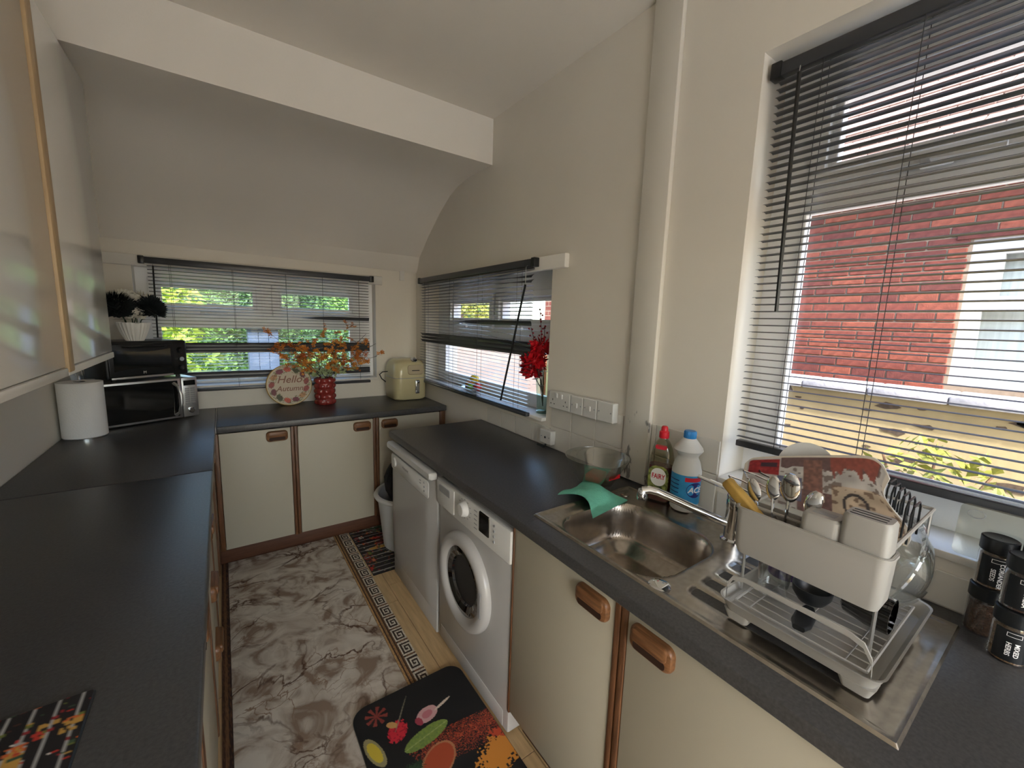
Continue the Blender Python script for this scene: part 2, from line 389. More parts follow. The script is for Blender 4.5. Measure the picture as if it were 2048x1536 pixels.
# boards and battens of the walls
struct('trim_1', MB().rbox(-.022, 0, -2.342, -2.228, WT+.01, ZC, .003), 'chipped_paint')
struct('trim_2', MB().rbox(-.028, 0, -1.83, -.115, 1.772, 1.836, .004), 'trim_white')
struct('trim_3', MB().rbox(-1.905, -.285, -.026, 0, 1.772, 1.834, .004), 'trim_white')
struct('trim_4', MB().rbox(-.14, -.10, -.008, 0, 1.82, 1.90, .003), 'trim_white')
# wall tiles under the sockets and behind the sink
tl = {}
def tiles(ys, zs, th=.006):
    for y0, y1 in zip(ys, ys[1:]):
        for z0, z1 in zip(zs, zs[1:]):
            key = (round(y1-y0, 3), round(z1-z0, 3))
            if key not in tl:
                a, b = (y1-y0)/2-.0015, (z1-z0)/2-.0015
                tl[key] = MB().rbox(-th, .0, -a, a, -b, b, .0015, 1).mesh('wall_tile', 'tile')
            o = obj('wall_tile', tl[key], parent=wr); o.location = (0, (y0+y1)/2, (z0+z1)/2)
tiles([-2.226, -2.209, -2.057, -1.907, -1.757], [WT+.002, 1.013, 1.155])
tiles([-1.757, -1.607, -1.457, -1.307, -1.157], [WT+.002, 1.000])
tiles([-2.61, -2.515, -2.365, -2.344], [WT+.002, 1.035, 1.152])
tiles([-3.665, -3.515, -3.365, -3.215, -3.065, -2.915, -2.765, -2.615], [WT+.002, .985])
# ------------------------------------------------------------------ windows
def window(name, loc, rz, w, z0, z1, panes, depth, opens, handles, sill, sillover=.03):
    """local frame: faces -y; x across; panes are (x0,x1,z0,z1); frame at y depth..depth+.06"""
    e = sempty(name, loc); e.rotation_euler = (0, 0, rz)
    struct('window_frame', holes(-w/2, w/2, z0, z1, panes, depth, depth+.06, 'x'), 'upvc', e)
    for i, (a, b, c, d) in enumerate(panes):
        struct('pane', MB().box(a-.004, b+.004, depth+.028, depth+.034, c-.004, d+.004), 'pane', e)
        bd = MB(); ring_rect(bd, a-.002, b+.002, c-.002, d+.002, .012, depth-.006, depth+.002, .002); struct('glazing_bead', bd, 'upvc', e)
        if i in opens:
            sm = MB(); g = .052; ring_rect(sm, a-g, b+g, c-g, d+g, g-.012, depth-.022, depth+.001, .006); struct('sash', sm, 'upvc', e)
    for hx, hz in handles:
        hm = MB(); hm.rbox(hx-.03, hx+.03, depth-.036, depth-.02, hz-.014, hz+.014, .005); hm.tube([(hx, depth-.03, hz), (hx, depth-.055, hz), (hx+.03, depth-.062, hz-.004), (hx+.115, depth-.062, hz-.008)], .010); struct('window_handle', hm, 'upvc', e)
    struct('window_sill', MB().rbox(-w/2+.001, w/2-.001, -sillover, depth, z0-.005, z0+.014, .004), 'trim_white', e)
    return e
cx = (OP_B[0]+OP_B[1])/2
window('window_1', (cx, 0, 0), 0, OP_B[1]-OP_B[0], OP_B[2], OP_B[3], [(-1.625-cx, -1.13-cx, 1.555, 1.672), (-.975-cx, -.50-cx, 1.555, 1.672), (-1.64-cx, -.50-cx, 1.12, 1.43)], .09, (0, 1), [(-1.40-cx, 1.515)], True)
cy = (OP_R[0]+OP_R[1])/2                                   # local x = -(Y - cy)
window('window_2', (0, cy, 0), -PI/2, OP_R[1]-OP_R[0], OP_R[2], OP_R[3], [(-(-.46-cy), -(-.985-cy), 1.525, 1.645), (-(-1.12-cy), -(-1.60-cy), 1.525, 1.645), (-(-.33-cy), -(-1.60-cy), 1.11, 1.40)], .11, (0, 1), [(-(-.66-cy), 1.49), (-(-1.30-cy), 1.49)], True)
cg = (OP_G[0]+OP_G[1])/2
window('window_3', (0, cg, 0), -PI/2, OP_G[1]-OP_G[0], OP_G[2], OP_G[3], [(-(-2.765-cg), -(-3.75-cg), 1.985, 2.17), (-(-2.705-cg), -(-3.85-cg), 1.135, 1.872)], .15, (0,), [(-(-2.99-cg), 1.935)], True, .012)
# ------------------------------------------------------------------ venetian blinds
def slatmesh(w, depth=.025, tilt=0.0, crown=.0022, bend=None, nseg=1):
    """a curved slat along x; bend(u) gives (dz, extra tilt) along its length"""
    m = MB(); rs = []
    for i in range(nseg+1):
        u = i/nseg; x = (u-.5)*w; dz, dt = bend(u) if bend else (0, 0); r = []
        c, s = math.cos(tilt+dt), math.sin(tilt+dt)
        prof_ = [(-depth/2, 0), (-depth/4, crown*.75), (0, crown), (depth/4, crown*.75), (depth/2, 0)]
        lo = [(y, z-.0007) for y, z in reversed(prof_)]
        for y, z in prof_+lo: r.append((x, y*c-z*s, y*s+z*c+dz))
        rs.append(r)
    return m.rings(rs)
def blind(name, label, loc, rz, w, ztop, zbot, pitch, tilt, special, wand, cords, bottom_tilt=0.0, headw=None, bent=None, slope=0.0):
    t = thing(name, label, 'blind', loc, rz)
    hw = headw or w
    hm = MB().rbox(-hw/2, hw/2, -.022, .006, ztop-.002, ztop+.034, .003)
    obj('headrail', hm, 'slat', t)
    for s_ in (-1, 1): obj('end_cap', MB().rbox(s_*hw/2-.014, s_*hw/2+.014, -.026, .008, ztop-.006, ztop+.038, .003), 'black_plastic', t)
    n = int((ztop-.012-zbot)/pitch); base = slatmesh(w, tilt=tilt).mesh('slat', 'slat', 60); cache = {}
    for i in range(n):
        z = ztop-.016-i*pitch
        if bent and i in bent:
            o = obj('slat', slatmesh(w, tilt=tilt, bend=bent[i], nseg=24).mesh('slat', 'slat', 60), parent=t)
        elif i in special:
            if i not in cache: cache[i] = slatmesh(w, tilt=special[i]).mesh('slat', 'slat', 60)
            o = obj('slat', cache[i], parent=t)
        else: o = obj('slat', base, parent=t)
        o.location = (0, -.008, z); o.rotation_euler = (0, slope*i/n, 0)
    br = obj('bottom_rail', MB().rbox(-w/2, w/2, -.022, .006, zbot-.012, zbot+.008, .003), 'slat', t); br.rotation_euler = (0, slope, 0)
    for cxx in cords:
        for dx, dy in ((0, -.021), (.006, .006)):
            obj('ladder_cord', MB().tube([(cxx+dx, dy, ztop), (cxx+dx, dy, zbot-slope*cxx)], .0009, 5), 'cord', t)
    if wand:
        (x0, z0), (x1, z1), r = wand
        obj('wand', MB().tube([(x0, -.034, z0), (x1, -.036, z1)], r, 6), 'black_plastic', t)
        obj('wand_hook', MB().tube([(x0, -.02, ztop+.004), (x0, -.032, ztop-.004), (x0, -.034, z0)], .002, 6), 'chrome', t)
    return t
C1 = R75 = math.radians(72)
bcx = (-1.66-.395)/2
nb = lambda z, zt, p: int(round((zt-.016-z)/p))
p1 = .0208
sp = {nb(1.315, 1.79, p1): R75, nb(1.30, 1.79, p1): R75, nb(1.295, 1.79, p1)+1: R75, nb(1.135, 1.79, p1): R75, nb(1.115, 1.79, p1): R75*.9}
bent1 = {nb(1.495, 1.79, p1): (lambda u: (0, -math.radians(66)*max(0, min(1, (u-.62)*6))))}
blind('venetian_blind', 'dark venetian blind over the long garden window above the microwave and air fryer', (bcx, -.032, 0), 0, 1.265, 1.79, 1.032, p1, math.radians(-6), sp, ((-1.630-bcx, 1.775), (-1.637-bcx, 1.36), .0045), (-1.56-bcx, -1.25-bcx, -.95-bcx, -.72-bcx, -.47-bcx), headw=1.31, bent=bent1)
# the damaged blind of the small window; local x = -(Y - yc)
yc = (-.20-1.62)/2; w2 = 1.41; p2 = .0205; zt2 = 1.795
def sag(a, b=0.0, t0=2, tl=0.0):
    return lambda u: (a*u*u+b*max(0, u-.72)/.28, tl*max(0, min(1, (u-t0)*5)))
bent = {}
for i in range(40): bent[i] = sag(.0)
bent[0] = sag(.008, .0); bent[1] = sag(.012, .006, .85, .5); bent[2] = sag(.022, -.012, .80, .9); bent[3] = sag(.020, -.014, .80, .9); bent[4] = sag(.012, -.008)
i1 = nb(1.515, zt2, p2)
bent[i1] = lambda u: (0, -math.radians(70)*max(0, min(1, (u-.35)*3)))
bent[i1+1] = sag(-.012); bent[i1+2] = sag(-.022, -.004); bent[i1+3] = sag(-.034, -.012); bent[i1+4] = sag(-.030, -.018)
for d in (5, 6, 7): bent[i1+d] = (lambda d: (lambda u: (-.006+.010*(6-d)*.3, -math.radians(72)*min(1, .55+u*1.2))))(d)
for i in range(40):
    if i > i1+7: bent[i] = sag(-.012+.0005*(i-i1))
blind('venetian_blind', 'damaged dark venetian blind with bent slats over the small window by the air fryer', (-.034, yc, 0), -PI/2, w2, zt2, 1.045, p2, math.radians(-7), {}, ((-(-1.59-yc), 1.705), (-(-1.40-yc), 1.085), .0055), (-(-.30-yc), -(-.72-yc), -(-1.10-yc), -(-1.50-yc)), headw=1.44, bent=bent)
yg = (-2.640-3.92)/2
blind('venetian_blind', 'large dark venetian blind over the sink window facing the brick house', (.045, yg, 0), -PI/2, 1.275, 2.235, 1.155, .0209, math.radians(-3), {}, ((-(-2.705-yg), 2.215), (-(-2.722-yg), 1.57), .0055), (-(-2.755-yg), -(-2.95-yg), -(-3.30-yg), -(-3.70-yg)), headw=1.285)

# ================================================================== outside
gr = obj('paving', MB().box(.29, 9, -14, 14, -.35, -.252), 'patio'); tag(gr, 'pale concrete paving of the side passage outside the windows', 'paving')
tr = obj('bounce_terrace', MB().box(-9, .28, -14, YF-.21, -.12, .0), 'bounce_terrace'); tag(tr, 'added pale paving bouncing sunlight through the doors behind the viewer', 'paving')  # unseen ground, added and made pale to throw sun up into the room
pt = obj('patio', MB().box(-9, .28, .3, 2.2, -.35, -.252), 'patio'); tag(pt, 'pale paved patio outside the garden window, laid to bounce sunlight indoors', 'paving')  # pale paving in place of lawn, bouncing sun up to the ceiling
lw = obj('lawn', MB().box(-9, .28, 2.21, 14, -.35, -.252), 'grass'); tag(lw, 'grass of the back garden behind the long window', 'lawn')
# boundary wall with coping slabs
bw = thing('boundary_wall', 'cream rendered boundary wall with pale coping slabs outside the sink window', 'wall', (1.5, -1.5, -.25))
obj('render', MB().rbox(0, .2, -4.5, 1.6, 0, 1.445, .01), 'render_cream', bw)
cs = MB().rbox(-.06, .26, -.148, .148, 0, .045, .008).mesh('coping_slab', 'coping')
for i in range(20):
    o = obj('coping_slab', cs, parent=bw); o.location = (0, 1.45-.30*i, 1.447); o.rotation_euler = (0, 0, rng.uniform(-.008, .008))
for i in range(26):
    s = MB(); n = 7; y = rng.uniform(-1.7, -.6); z = rng.choice([rng.uniform(.9, 1.05), rng.uniform(1.0, 1.4), rng.uniform(1.36, 1.43)]); L_ = rng.uniform(.015, .06)
    s.prism([(L_*math.cos(2*PI*q/n)*rng.uniform(.5, 1.2), .35*L_*math.sin(2*PI*q/n)*rng.uniform(.5, 1.3)) for q in range(n)], 0, .003, T(-.0005, y, z) @ RZ(-PI/2) @ FRONT)
    obj('stain_patch', s, 'stain', bw)
# neighbour's brick house
nh = thing('brick_house', 'red brick house with white window and tiled roof behind the boundary wall', 'house', (3.0, 0, 0))
NW = (-3.75, -2.66, 1.165, 2.19)
obj('wall_core', holes(-7, 2.0, -.25, 2.75, [NW], .012, .3, 'y'), 'mortar', nh, 0)
bl = {k_: MB().rbox(0, .03, -.1075, .1075, -.0325, .0325, .004, 1).mesh('brick', k_) for k_ in ('brick', 'brick_b', 'brick_c')}
bh = {k_: MB().rbox(0, .03, -.0485, .0485, -.0325, .0325, .004, 1).mesh('brick', k_) for k_ in ('brick', 'brick_b', 'brick_c')}
for r_ in range(22):
    z = 1.055+.075*r_
    for c_ in range(-1, 9):
        y = -1.30-.225*c_-(.1125 if r_ % 2 else 0)
        if y-.1 < NW[1]+.01 and NW[2]-.05 < z < NW[3]+.05 or y < -3.2: 
            if y+.1125 > NW[1]+.05 and y > -3.2 and y-.1 < NW[1]+.01 and y+.06 > NW[1]+.05:
                o = obj('brick', bh[rng.choice(list(bh))], parent=nh); o.location = (0, y+.06, z)
            continue
        o = obj('brick', bl[rng.choice(['brick', 'brick', 'brick_b', 'brick_c'])], parent=nh); o.location = (rng.uniform(-.002, .002), y, z)
obj('brick_facing', MB().box(.004, .012, -1.24, 2.0, -.25, 2.75).box(.004, .012, -7, NW[0], -.25, 2.75), 'brick_far', nh, 0)
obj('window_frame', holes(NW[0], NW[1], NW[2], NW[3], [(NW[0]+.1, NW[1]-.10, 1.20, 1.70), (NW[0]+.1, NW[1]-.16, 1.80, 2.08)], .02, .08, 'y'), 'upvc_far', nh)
obj('pane', MB().box(.05, .056, NW[0]+.09, NW[1]-.09, 1.19, 1.71), 'pane', nh); obj('pane', MB().box(.05, .056, NW[0]+.09, NW[1]-.15, 1.79, 2.09), 'pane', nh)
obj('pane_reflection', MB().box(.16, .17, NW[0]+.02, NW[1]-.02, 1.17, 2.18), 'pane_reflection', nh)  # pale sheet whose colour stands for the reflection in the neighbour's panes
obj('lintel', MB().rbox(-.012, .02, NW[0]-.1, NW[1]+.08, NW[3]+.005, NW[3]+.05, .004), 'brick_c', nh)
obj('gutter', MB().tube([(-.20, -7, 2.70), (-.20, 2.1, 2.70)], .05, 8), 'grey_plastic', nh)
obj('fascia', MB().box(-.16, .02, -7, 2.1, 2.60, 2.76), 'white_plastic', nh)
ra = math.atan2(1.5, 2.25)
rf = obj('roof', MB().box(0, 2.85, -7, 2.2, 0, .05), 'roof_tile', nh); rf.location = (-.2, 0, 2.74); rf.rotation_euler = (0, -ra, 0)
rt = MB().rbox(0, .30, -.118, .118, 0, .022, .005, 1).mesh('roof_tile', 'roof_tile')
for i in range(11):
    for j in range(10):
        o = obj('roof_tile', rt, parent=rf); o.location = (.24*i+.02, -1.15-.24*j-(.12 if i % 2 else 0), .052+.004*rng.random()); o.rotation_euler = (0, .06, 0)
# planting
def leaves(n, rx, ry, rz_, size, rg, shell=.55, bend=.25):
    m = MB()
    for _ in range(n):
        while True:
            p = Vector((rg.uniform(-1, 1), rg.uniform(-1, 1), rg.uniform(-1, 1)))
            if shell < p.length < 1: break
        c = Vector((p.x*rx, p.y*ry, p.z*rz_)); s = size*rg.uniform(.6, 1.3)
        q = Matrix.Rotation(rg.uniform(0, 2*PI), 4, 'Z') @ Matrix.Rotation(rg.uniform(-1.1, 1.1), 4, 'X') @ Matrix.Rotation(rg.uniform(-1.1, 1.1), 4, 'Y')
        M = Matrix.Translation(c) @ q
        m.add([(-s, 0, 0), (0, -.45*s, bend*s*.5), (s, 0, 0), (0, .45*s, bend*s*.5)], [(0, 1, 2), (0, 2, 3)], M)
    return m
def bush(name, label, loc, r, n, size, mat, seed, trunk=.03, cat='bush', shell=.45, h0=None):
    t = thing(name, label, cat, loc); rg = random.Random(seed); z = r[2] if h0 is None else h0
    f = obj('foliage', leaves(n, r[0], r[1], r[2], size, rg, shell).mesh('foliage', mat, 0), parent=t); f.location = (0, 0, z); f['kind'] = 'stuff'
    tm = MB()
    for k_ in range(3): tm.tube([(0, 0, .01), (rg.uniform(-.1, .1), rg.uniform(-.1, .1), z*.6), (rg.uniform(-.5, .5)*r[0], rg.uniform(-.5, .5)*r[1], z*1.1)], trunk, 6, taper=.4)
    obj('trunk', tm, 'bark', t)
    return t
GZ = -.25
bush('bush', 'bright lime green leafy bush close behind the garden window', (-1.75, 1.5, GZ), (.62, .5, .78), 1500, .055, 'leaf_bright', 1)
bush('bush', 'small mid green shrub growing before the dark shrub', (-.28, 2.6, GZ), (.40, .45, .66), 1300, .04, 'leaf_mid', 2)
bush('tree', 'light green garden tree above the lime bush', (-2.35, 3.6, GZ), (.85, .8, .95), 3000, .06, 'leaf_bright', 3, .06, 'tree', h0=1.75)
bush('tree', 'dark green dense tree in the middle of the garden', (-.55, 5.3, GZ), (.95, .8, 1.05), 3400, .06, 'leaf_deep', 4, .07, 'tree', h0=1.75)
bush('tree', 'mid green tree at the garden end beside the dark tree', (1.45, 6.4, GZ), (.98, .9, 1.05), 3200, .06, 'leaf_mid', 5, .07, 'tree', h0=1.75)
bush('tree', 'deep green tree at the far end of the passage', (4.15, 7.6, GZ), (1.3, .9, 1.2), 3400, .07, 'leaf_deep', 6, .07, 'tree', h0=1.8)
bush('tree', 'yellow green tree beyond the passage seen through the damaged blind', (2.75, 4.4, GZ), (.85, .8, .75), 2600, .055, 'leaf_yellow', 7, .06, 'tree', h0=1.75)
bush('tree', 'deep green tree at the far left of the garden', (-2.9, 6.4, GZ), (1.2, .9, 1.15), 3200, .06, 'leaf_deep', 8, .07, 'tree', h0=1.85)
sh = thing('shed', 'narrow blue grey garden cupboard with dark roof behind the plaque', 'shed', (-.86, 3.3, GZ))
for i in range(3): obj('plank', MB().rbox(-.18+.12*i, -.064+.12*i, 0, .03, .02, 1.56, .004, 1), 'shed_blue', sh)
obj('body', MB().box(-.178, .174, .03, .45, 0, 1.56), 'shed_blue', sh); obj('roof', MB().rbox(-.21, .21, -.05, .50, 1.56, 1.61, .01), 'black_plastic', sh)
hd = thing('hedge', 'tall dark green hedge closing the far end of the garden', 'hedge', (-.3, 9.0, GZ))
obj('core', MB().rbox(-5.4, 6.4, -.28, .28, .02, 2.35, .1), 'leaf_deep', hd)
rg = random.Random(77); hm = MB()
for _ in range(9000):
    s_ = rg.uniform(.05, .1); hm.add([(-s_, 0, 0), (0, -.45*s_, .1*s_), (s_, 0, 0), (0, .45*s_, .1*s_)], [(0, 1, 2), (0, 2, 3)], T(rg.uniform(-5.4, 6.4), rg.uniform(-.42, -.26), rg.uniform(.05, 2.5)) @ RZ(rg.uniform(0, 6)) @ RX(rg.uniform(-1.2, 1.2)) @ RY(rg.uniform(-1.2, 1.2)))
o = obj('foliage', hm, 'leaf_mid', hd, 0); o['kind'] = 'stuff'
bush('bush', 'dense dark shrub low beside the blue grey garden cupboard', (.05, 3.6, GZ), (.62, .5, .85), 2200, .05, 'leaf_deep', 12)
bush('bush', 'mid green shrub between the lime bush and the blue grey cupboard', (-1.75, 4.6, GZ), (.6, .5, .7), 2200, .05, 'leaf_mid', 13)
fn = thing('garden_fence', 'orange brown plank fence along the passage outside the small window', 'fence', (1.6, .25, GZ))
for i in range(24): obj('plank', MB().rbox(0, .03, .2*i, .2*i+.19, 0, 1.56, .004, 1), 'fence_orange', fn)
obj('rail', MB().rbox(-.03, 0, 0, 4.8, 1.46, 1.53, .004), 'fence_orange', fn)
obj('base_wall', MB().rbox(-.08, .0, 0, 4.8, 0, 1.40, .01), 'wall_base', fn)
sp_ = thing('sapling', 'young sapling with yellow green leaves before the cream boundary wall', 'plant', (1.15, -2.92, GZ))
rg = random.Random(9); sm = MB()
for k_ in range(5):
    a = rg.uniform(0, 6.28); e1 = (.10*math.cos(a), .13*math.sin(a), 1.0); sm.tube([(0, 0, 0), (.03*math.cos(a), .03*math.sin(a), .6), e1, (e1[0]*1.8, e1[1]*1.8, 1.2)], .016, 6, taper=.3)
obj('stem', sm, 'bark', sp_)
f = obj('foliage', leaves(170, .16, .24, .17, .035, rg, .2).mesh('foliage', 'leaf_yellow', 0), parent=sp_); f.location = (0, 0, 1.16); f['kind'] = 'stuff'

# ================================================================== units, worktops, appliances
def handle(parent, x, z, w=.112, h=.062, y=0.0, mat='oak_h'):
    M = T(x, y, z) @ FRONT
    o = obj('handle', MB().loft([(w, h, .020, 0), (w, h, .020, .008), (w-.006, h-.006, .018, .014), (w-.018, h-.014, .016, .017)], M=M).loft([(w-.020, h*.55, .010, .010, 0, .012), (w-.022, h*.50, .010, .021, 0, .012), (w-.032, h*.3, .006, .024, 0, .012)], M=M), mat, parent)
    obj('finger_shade', MB().loft([(w-.026, h*.34, .009, .012, 0, -.014), (w-.028, h*.30, .008, .0175, 0, -.014)], M=M), 'recess_shade', o)  # dark pad on the handle face, colour standing for the hollow's shade
    return o
def cabinet(name, label, loc, rz, w, depth, doors=None, drawers=None, sl=.019, sr=.019, hside=1, group=None, top=.856, ctop=.856):
    """front plane at y=0, faces -y"""
    t = thing(name, label, 'cabinet', loc, rz, group)
    c = MB(); c.box(-w/2, -w/2+.016, .02, depth, .165, ctop).box(w/2-.016, w/2, .02, depth, .165, ctop).box(-w/2+.016, w/2-.016, .02, depth, .165, .183).box(-w/2+.016, w/2-.016, depth-.008, depth, .183, ctop)
    obj('carcass', c, 'cream_panel', t)
    for s_, wd in ((-1, sl), (1, sr)):
        if wd > 0:
            xa = -w/2 if s_ < 0 else w/2-wd
            obj('edge_strip', MB().rbox(xa+.0008, xa+wd-.0008, -.004, .019, .163, top+.001, .004), 'oak', t)
    x0, x1 = -w/2+sl+.001, w/2-sr-.001
    if not drawers:
        d = obj('door', MB().rbox(x0, x1, 0, .018, .17, top-.003, .0015), 'cream_panel', t)
        hx = x1-.07 if hside > 0 else x0+.07
        handle(d, hx, .810)
    else:
        for (z0, z1) in drawers:
            d = obj('drawer_front', MB().rbox(x0, x1, 0, .018, z0+.002, z1-.002, .0015), 'cream_panel', t)
            handle(d, 0, (z0+z1)/2+.02, .14)
    return t
YB = -.565
cabinet('base_cabinet', 'cream base cabinet with door below the garden window beside the left worktop', (-1.2005, YB, 0), 0, .398, .555, sl=.026, hside=1)
cabinet('base_cabinet', 'wide cream base cabinet door under the round plate and red vase', (-.7565, YB, 0), 0, .490, .555, sl=.019, sr=.020, hside=1)
cabinet('base_cabinet', 'cream corner base cabinet under the air fryer behind the dishwasher', (-.2575, YB, 0), 0, .508, .555, sl=.020, sr=.046, hside=-1)
obj_p = obj('plinth_board', MB().rbox(-1.46, -.004, -.50, -.484, F, .166, .002), 'plinth'); tag(obj_p, 'brown plinth board along the floor under the cabinets below the garden window', 'plinth')
XR = -.575
cabinet('base_cabinet', 'cream base cabinet under the sink bowl next to the washing machine', (XR, -2.488, 0), -PI/2, .446, .56, sl=.004, sr=.019, hside=1, ctop=.72)
cabinet('base_cabinet', 'cream base cabinet under the dish rack and sink drainer', (XR, -2.962, 0), -PI/2, .500, .56, sl=.019, sr=.019, hside=-1, ctop=.72)
cabinet('base_cabinet', 'cream base cabinet under the spice jars at the worktop end', (XR, -3.463, 0), -PI/2, .500, .56, hside=1)
obj_p = obj('plinth_board', MB().rbox(-.515, -.499, -3.71, -2.272, F, .166, .002), 'plinth'); tag(obj_p, 'brown plinth board under the cabinets of the sink run', 'plinth')
XA = -1.407
dz = [(.17, .40), (.40, .63), (.63, .853)]
cabinet('drawer_unit', 'cream drawer unit with oak handles under the left worktop joint', (XA, -1.56, 0), PI/2, .50, .55, drawers=dz, group=None)
cabinet('base_cabinet', 'cream base cabinet under the left worktop between corner and drawer unit', (XA, -1.06, 0), PI/2, .498, .55, hside=1)
cabinet('base_cabinet', 'cream base cabinet under the left worktop nearer the spice mat than the drawers', (XA, -2.062, 0), PI/2, .50, .55, hside=-1)
cabinet('base_cabinet', 'cream base cabinet directly below the spice patterned worktop mat', (XA, -2.564, 0), PI/2, .50, .55, hside=-1)
cabinet('base_cabinet', 'cream base cabinet at the end of the left worktop run', (XA, -3.066, 0), PI/2, .50, .55, hside=1)
fp = thing('filler_post', 'oak corner post between the left units and garden window cabinets', 'post', (-1.404, -.5665, 0))
obj('post', MB().rbox(-.012, .004, -.244, .008, .166, .857, .003), 'oak', fp)
obj_p = obj('plinth_board', MB().rbox(-1.47, -1.454, -3.32, -.51, F, .166, .002), 'plinth'); tag(obj_p, 'brown plinth board along the floor under the left worktop units', 'plinth')

def slab(m, x0, x1, y0, y1): return m.rbox(x0, x1, y0, y1, .862, WT, .006, 3)
wl = obj('worktop', slab(MB(), XL+.001, -1.383, -1.3365, -.002), 'worktop'); tag(wl, 'dark grey corner worktop carrying the microwave and kitchen roll', 'worktop')
wl = obj('worktop', slab(MB(), XL+.001, -1.383, -4.2, -1.3385), 'worktop'); tag(wl, 'long dark grey worktop with the spice patterned mat', 'worktop')
wbk = thing('worktop', 'narrow dark grey worktop below the garden window with plate and air fryer', 'worktop', (0, 0, 0))
obj('top', slab(MB(), -1.3795, -.002, -.586, -.002), 'worktop', wbk)
obj('joint_strip', MB().rbox(-1.3828, -1.3798, -.587, -.002, .864, WT+.0012, .001, 1), 'silver', wbk)
wrt = thing('worktop', 'dark grey worktop over dishwasher and washing machine holding the steel sink', 'worktop', (0, 0, 0))
m = MB(); yb0, yb1, xb0, xb1 = -2.775, -2.335, -.528, -.155
fr = [(-.588, .862), (-.594, .868), (-.594, .893), (-.592, .898), (-.587, WT)]
def run(prof_, y0, y1): m.rings([[(x, y, z) for x, z in prof_] for y in (y0, y1)])
run(fr+[(-.002, WT), (-.002, .862)], -4.2, yb0); run(fr+[(-.002, WT), (-.002, .862)], yb1, -1.081)
run(fr+[(xb0, WT), (xb0, .862)], yb0, yb1); run([(xb1, .862), (xb1, WT), (-.002, WT), (-.002, .862)], yb0, yb1)
obj('top', m, 'worktop', wrt)
# ------------------------------------------------------------------ sink
def sdrr(x, y, hx, hy, r):
    qx, qy = abs(x)-hx+r, abs(y)-hy+r
    return math.hypot(max(qx, 0), max(qy, 0))+min(max(qx, qy), 0)-r
def sstep(a, b, v):
    t = max(0, min(1, (v-a)/(b-a))); return t*t*(3-2*t)
SX0, SX1, SY0, SY1 = -.531, -.068, -3.192, -2.303
bxc, byc, bhx, bhy = -.345, -2.556, .163, .186
def sinkz(x, y):
    e = min(x-SX0, SX1-x, y-SY0, SY1-y)
    z = WT+.0005+.0055*sstep(0, .004, e)-.0035*sstep(.010, .022, e)
    d = sdrr(x-bxc, y-byc, bhx, bhy, .095)
    z -= .002*sstep(.018, .0, d)
    z -= .118*sstep(.004, -.020, d)+.034*sstep(-.016, -.07, d)
    if y < -2.77:
        dd = sdrr(x+.30, y+2.972, .19, .178, .05); k_ = sstep(.0, -.02, dd)
        z += k_*(-.0035+.0035*max(0, math.sin((x+.49)/.38*2*PI*6.0))**.6) if k_ > 0 else 0
    return z
nu, nv = 96, 170
def warp(a, b, n):
    return [a+(b-a)*i/n for i in range(n+1)]
xs = [SX0, SX0+.002, SX0+.004]+warp(SX0+.008, SX1-.008, nu)+[SX1-.004, SX1-.002, SX1]
ys = [SY0, SY0+.002, SY0+.004]+warp(SY0+.008, SY1-.008, nv)+[SY1-.004, SY1-.002, SY1]
m = MB(); m.add([(x, y, sinkz(x, y)) for y in ys for x in xs], [(j*len(xs)+i, j*len(xs)+i+1, (j+1)*len(xs)+i+1, (j+1)*len(xs)+i) for j in range(len(ys)-1) for i in range(len(xs)-1)])
sk = thing('sink', 'stainless steel inset sink with bowl and ridged drainer', 'sink', (0, 0, 0))
obj('basin', m, 'steel', sk, 50)
obj('tap_hole_cover', MB().lathe([(.017, 0), (.017, .002), (.012, .004)], 20, M=T(-.143, -2.352, .9025)), 'steel', sk)
obj('plug_control', MB().lathe([(.025, 0), (.026, .003), (.020, .006), (.008, .0075)], 24, M=T(-.499, -2.755, .9025)), 'chrome', sk)
obj('drain', MB().lathe([(.035, 0), (.033, .003), (.012, .002)], 24, M=T(-.345, -2.556, sinkz(-.345, -2.556)+.0005)), 'chrome', sk)
tp = thing('tap', 'chrome mixer tap with long angled spout behind the sink bowl', 'tap', (-.126, -2.735, .9028))
obj('body', MB().lathe([(.032, 0), (.032, .004), (.024, .008), (.023, .095), (.025, .10), (.025, .135), (.020, .145)], 24), 'chrome', tp)
spt = [(0, 0, .045), (-.03, .033, .058), (-.075, .088, .082), (-.115, .135, .104), (-.140, .164, .117), (-.157, .182, .121), (-.171, .197, .116)]
obj('spout', MB().tube(spt, .0115, 12, taper=1.1), 'chrome', tp)
obj('nozzle', MB().lathe([(.014, 0), (.015, .004), (.015, .026), (.012, .032)], 16, M=T(-.171, .197, .088)), 'chrome', tp)
obj('lever', MB().tube([(0, 0, .146), (-.02, .06, .158), (-.03, .105, .166)], .008, 10, taper=.7), 'chrome', tp)
# ------------------------------------------------------------------ dishwasher
DW = thing('dishwasher', 'white dishwasher under the far end of the sink worktop', 'dishwasher', (-.575, -1.381, F), -PI/2)
w = .586; H = .795
obj('body', MB().rbox(-w/2+.004, w/2-.004, .03, .555, .0, H, .004), 'white_enamel', DW)
def bulge(u): return .022*(1-abs(2*u-1)**4)
rs = []
for i in range(15):
    z = .115+(.775-.115)*i/14; u = i/14; r = []
    d = .012+.012*(1-(2*u-1)**6)
    for q in range(13):
        xx = -w/2+w*q/12; r.append((xx, -d*(1-abs(2*q/12-1)**10), z))
    r += [(w/2, .03, z), (-w/2, .03, z)]; rs.append(r)
dr_ = obj('door', MB().rings(rs), 'white_enamel', DW)
obj('control_panel', MB().loft([(.50, .085, .02, 0), (.50, .085, .02, .002), (.494, .079, .018, .004)], M=T(.0, -.022, .695) @ FRONT), 'white_plastic', DW)
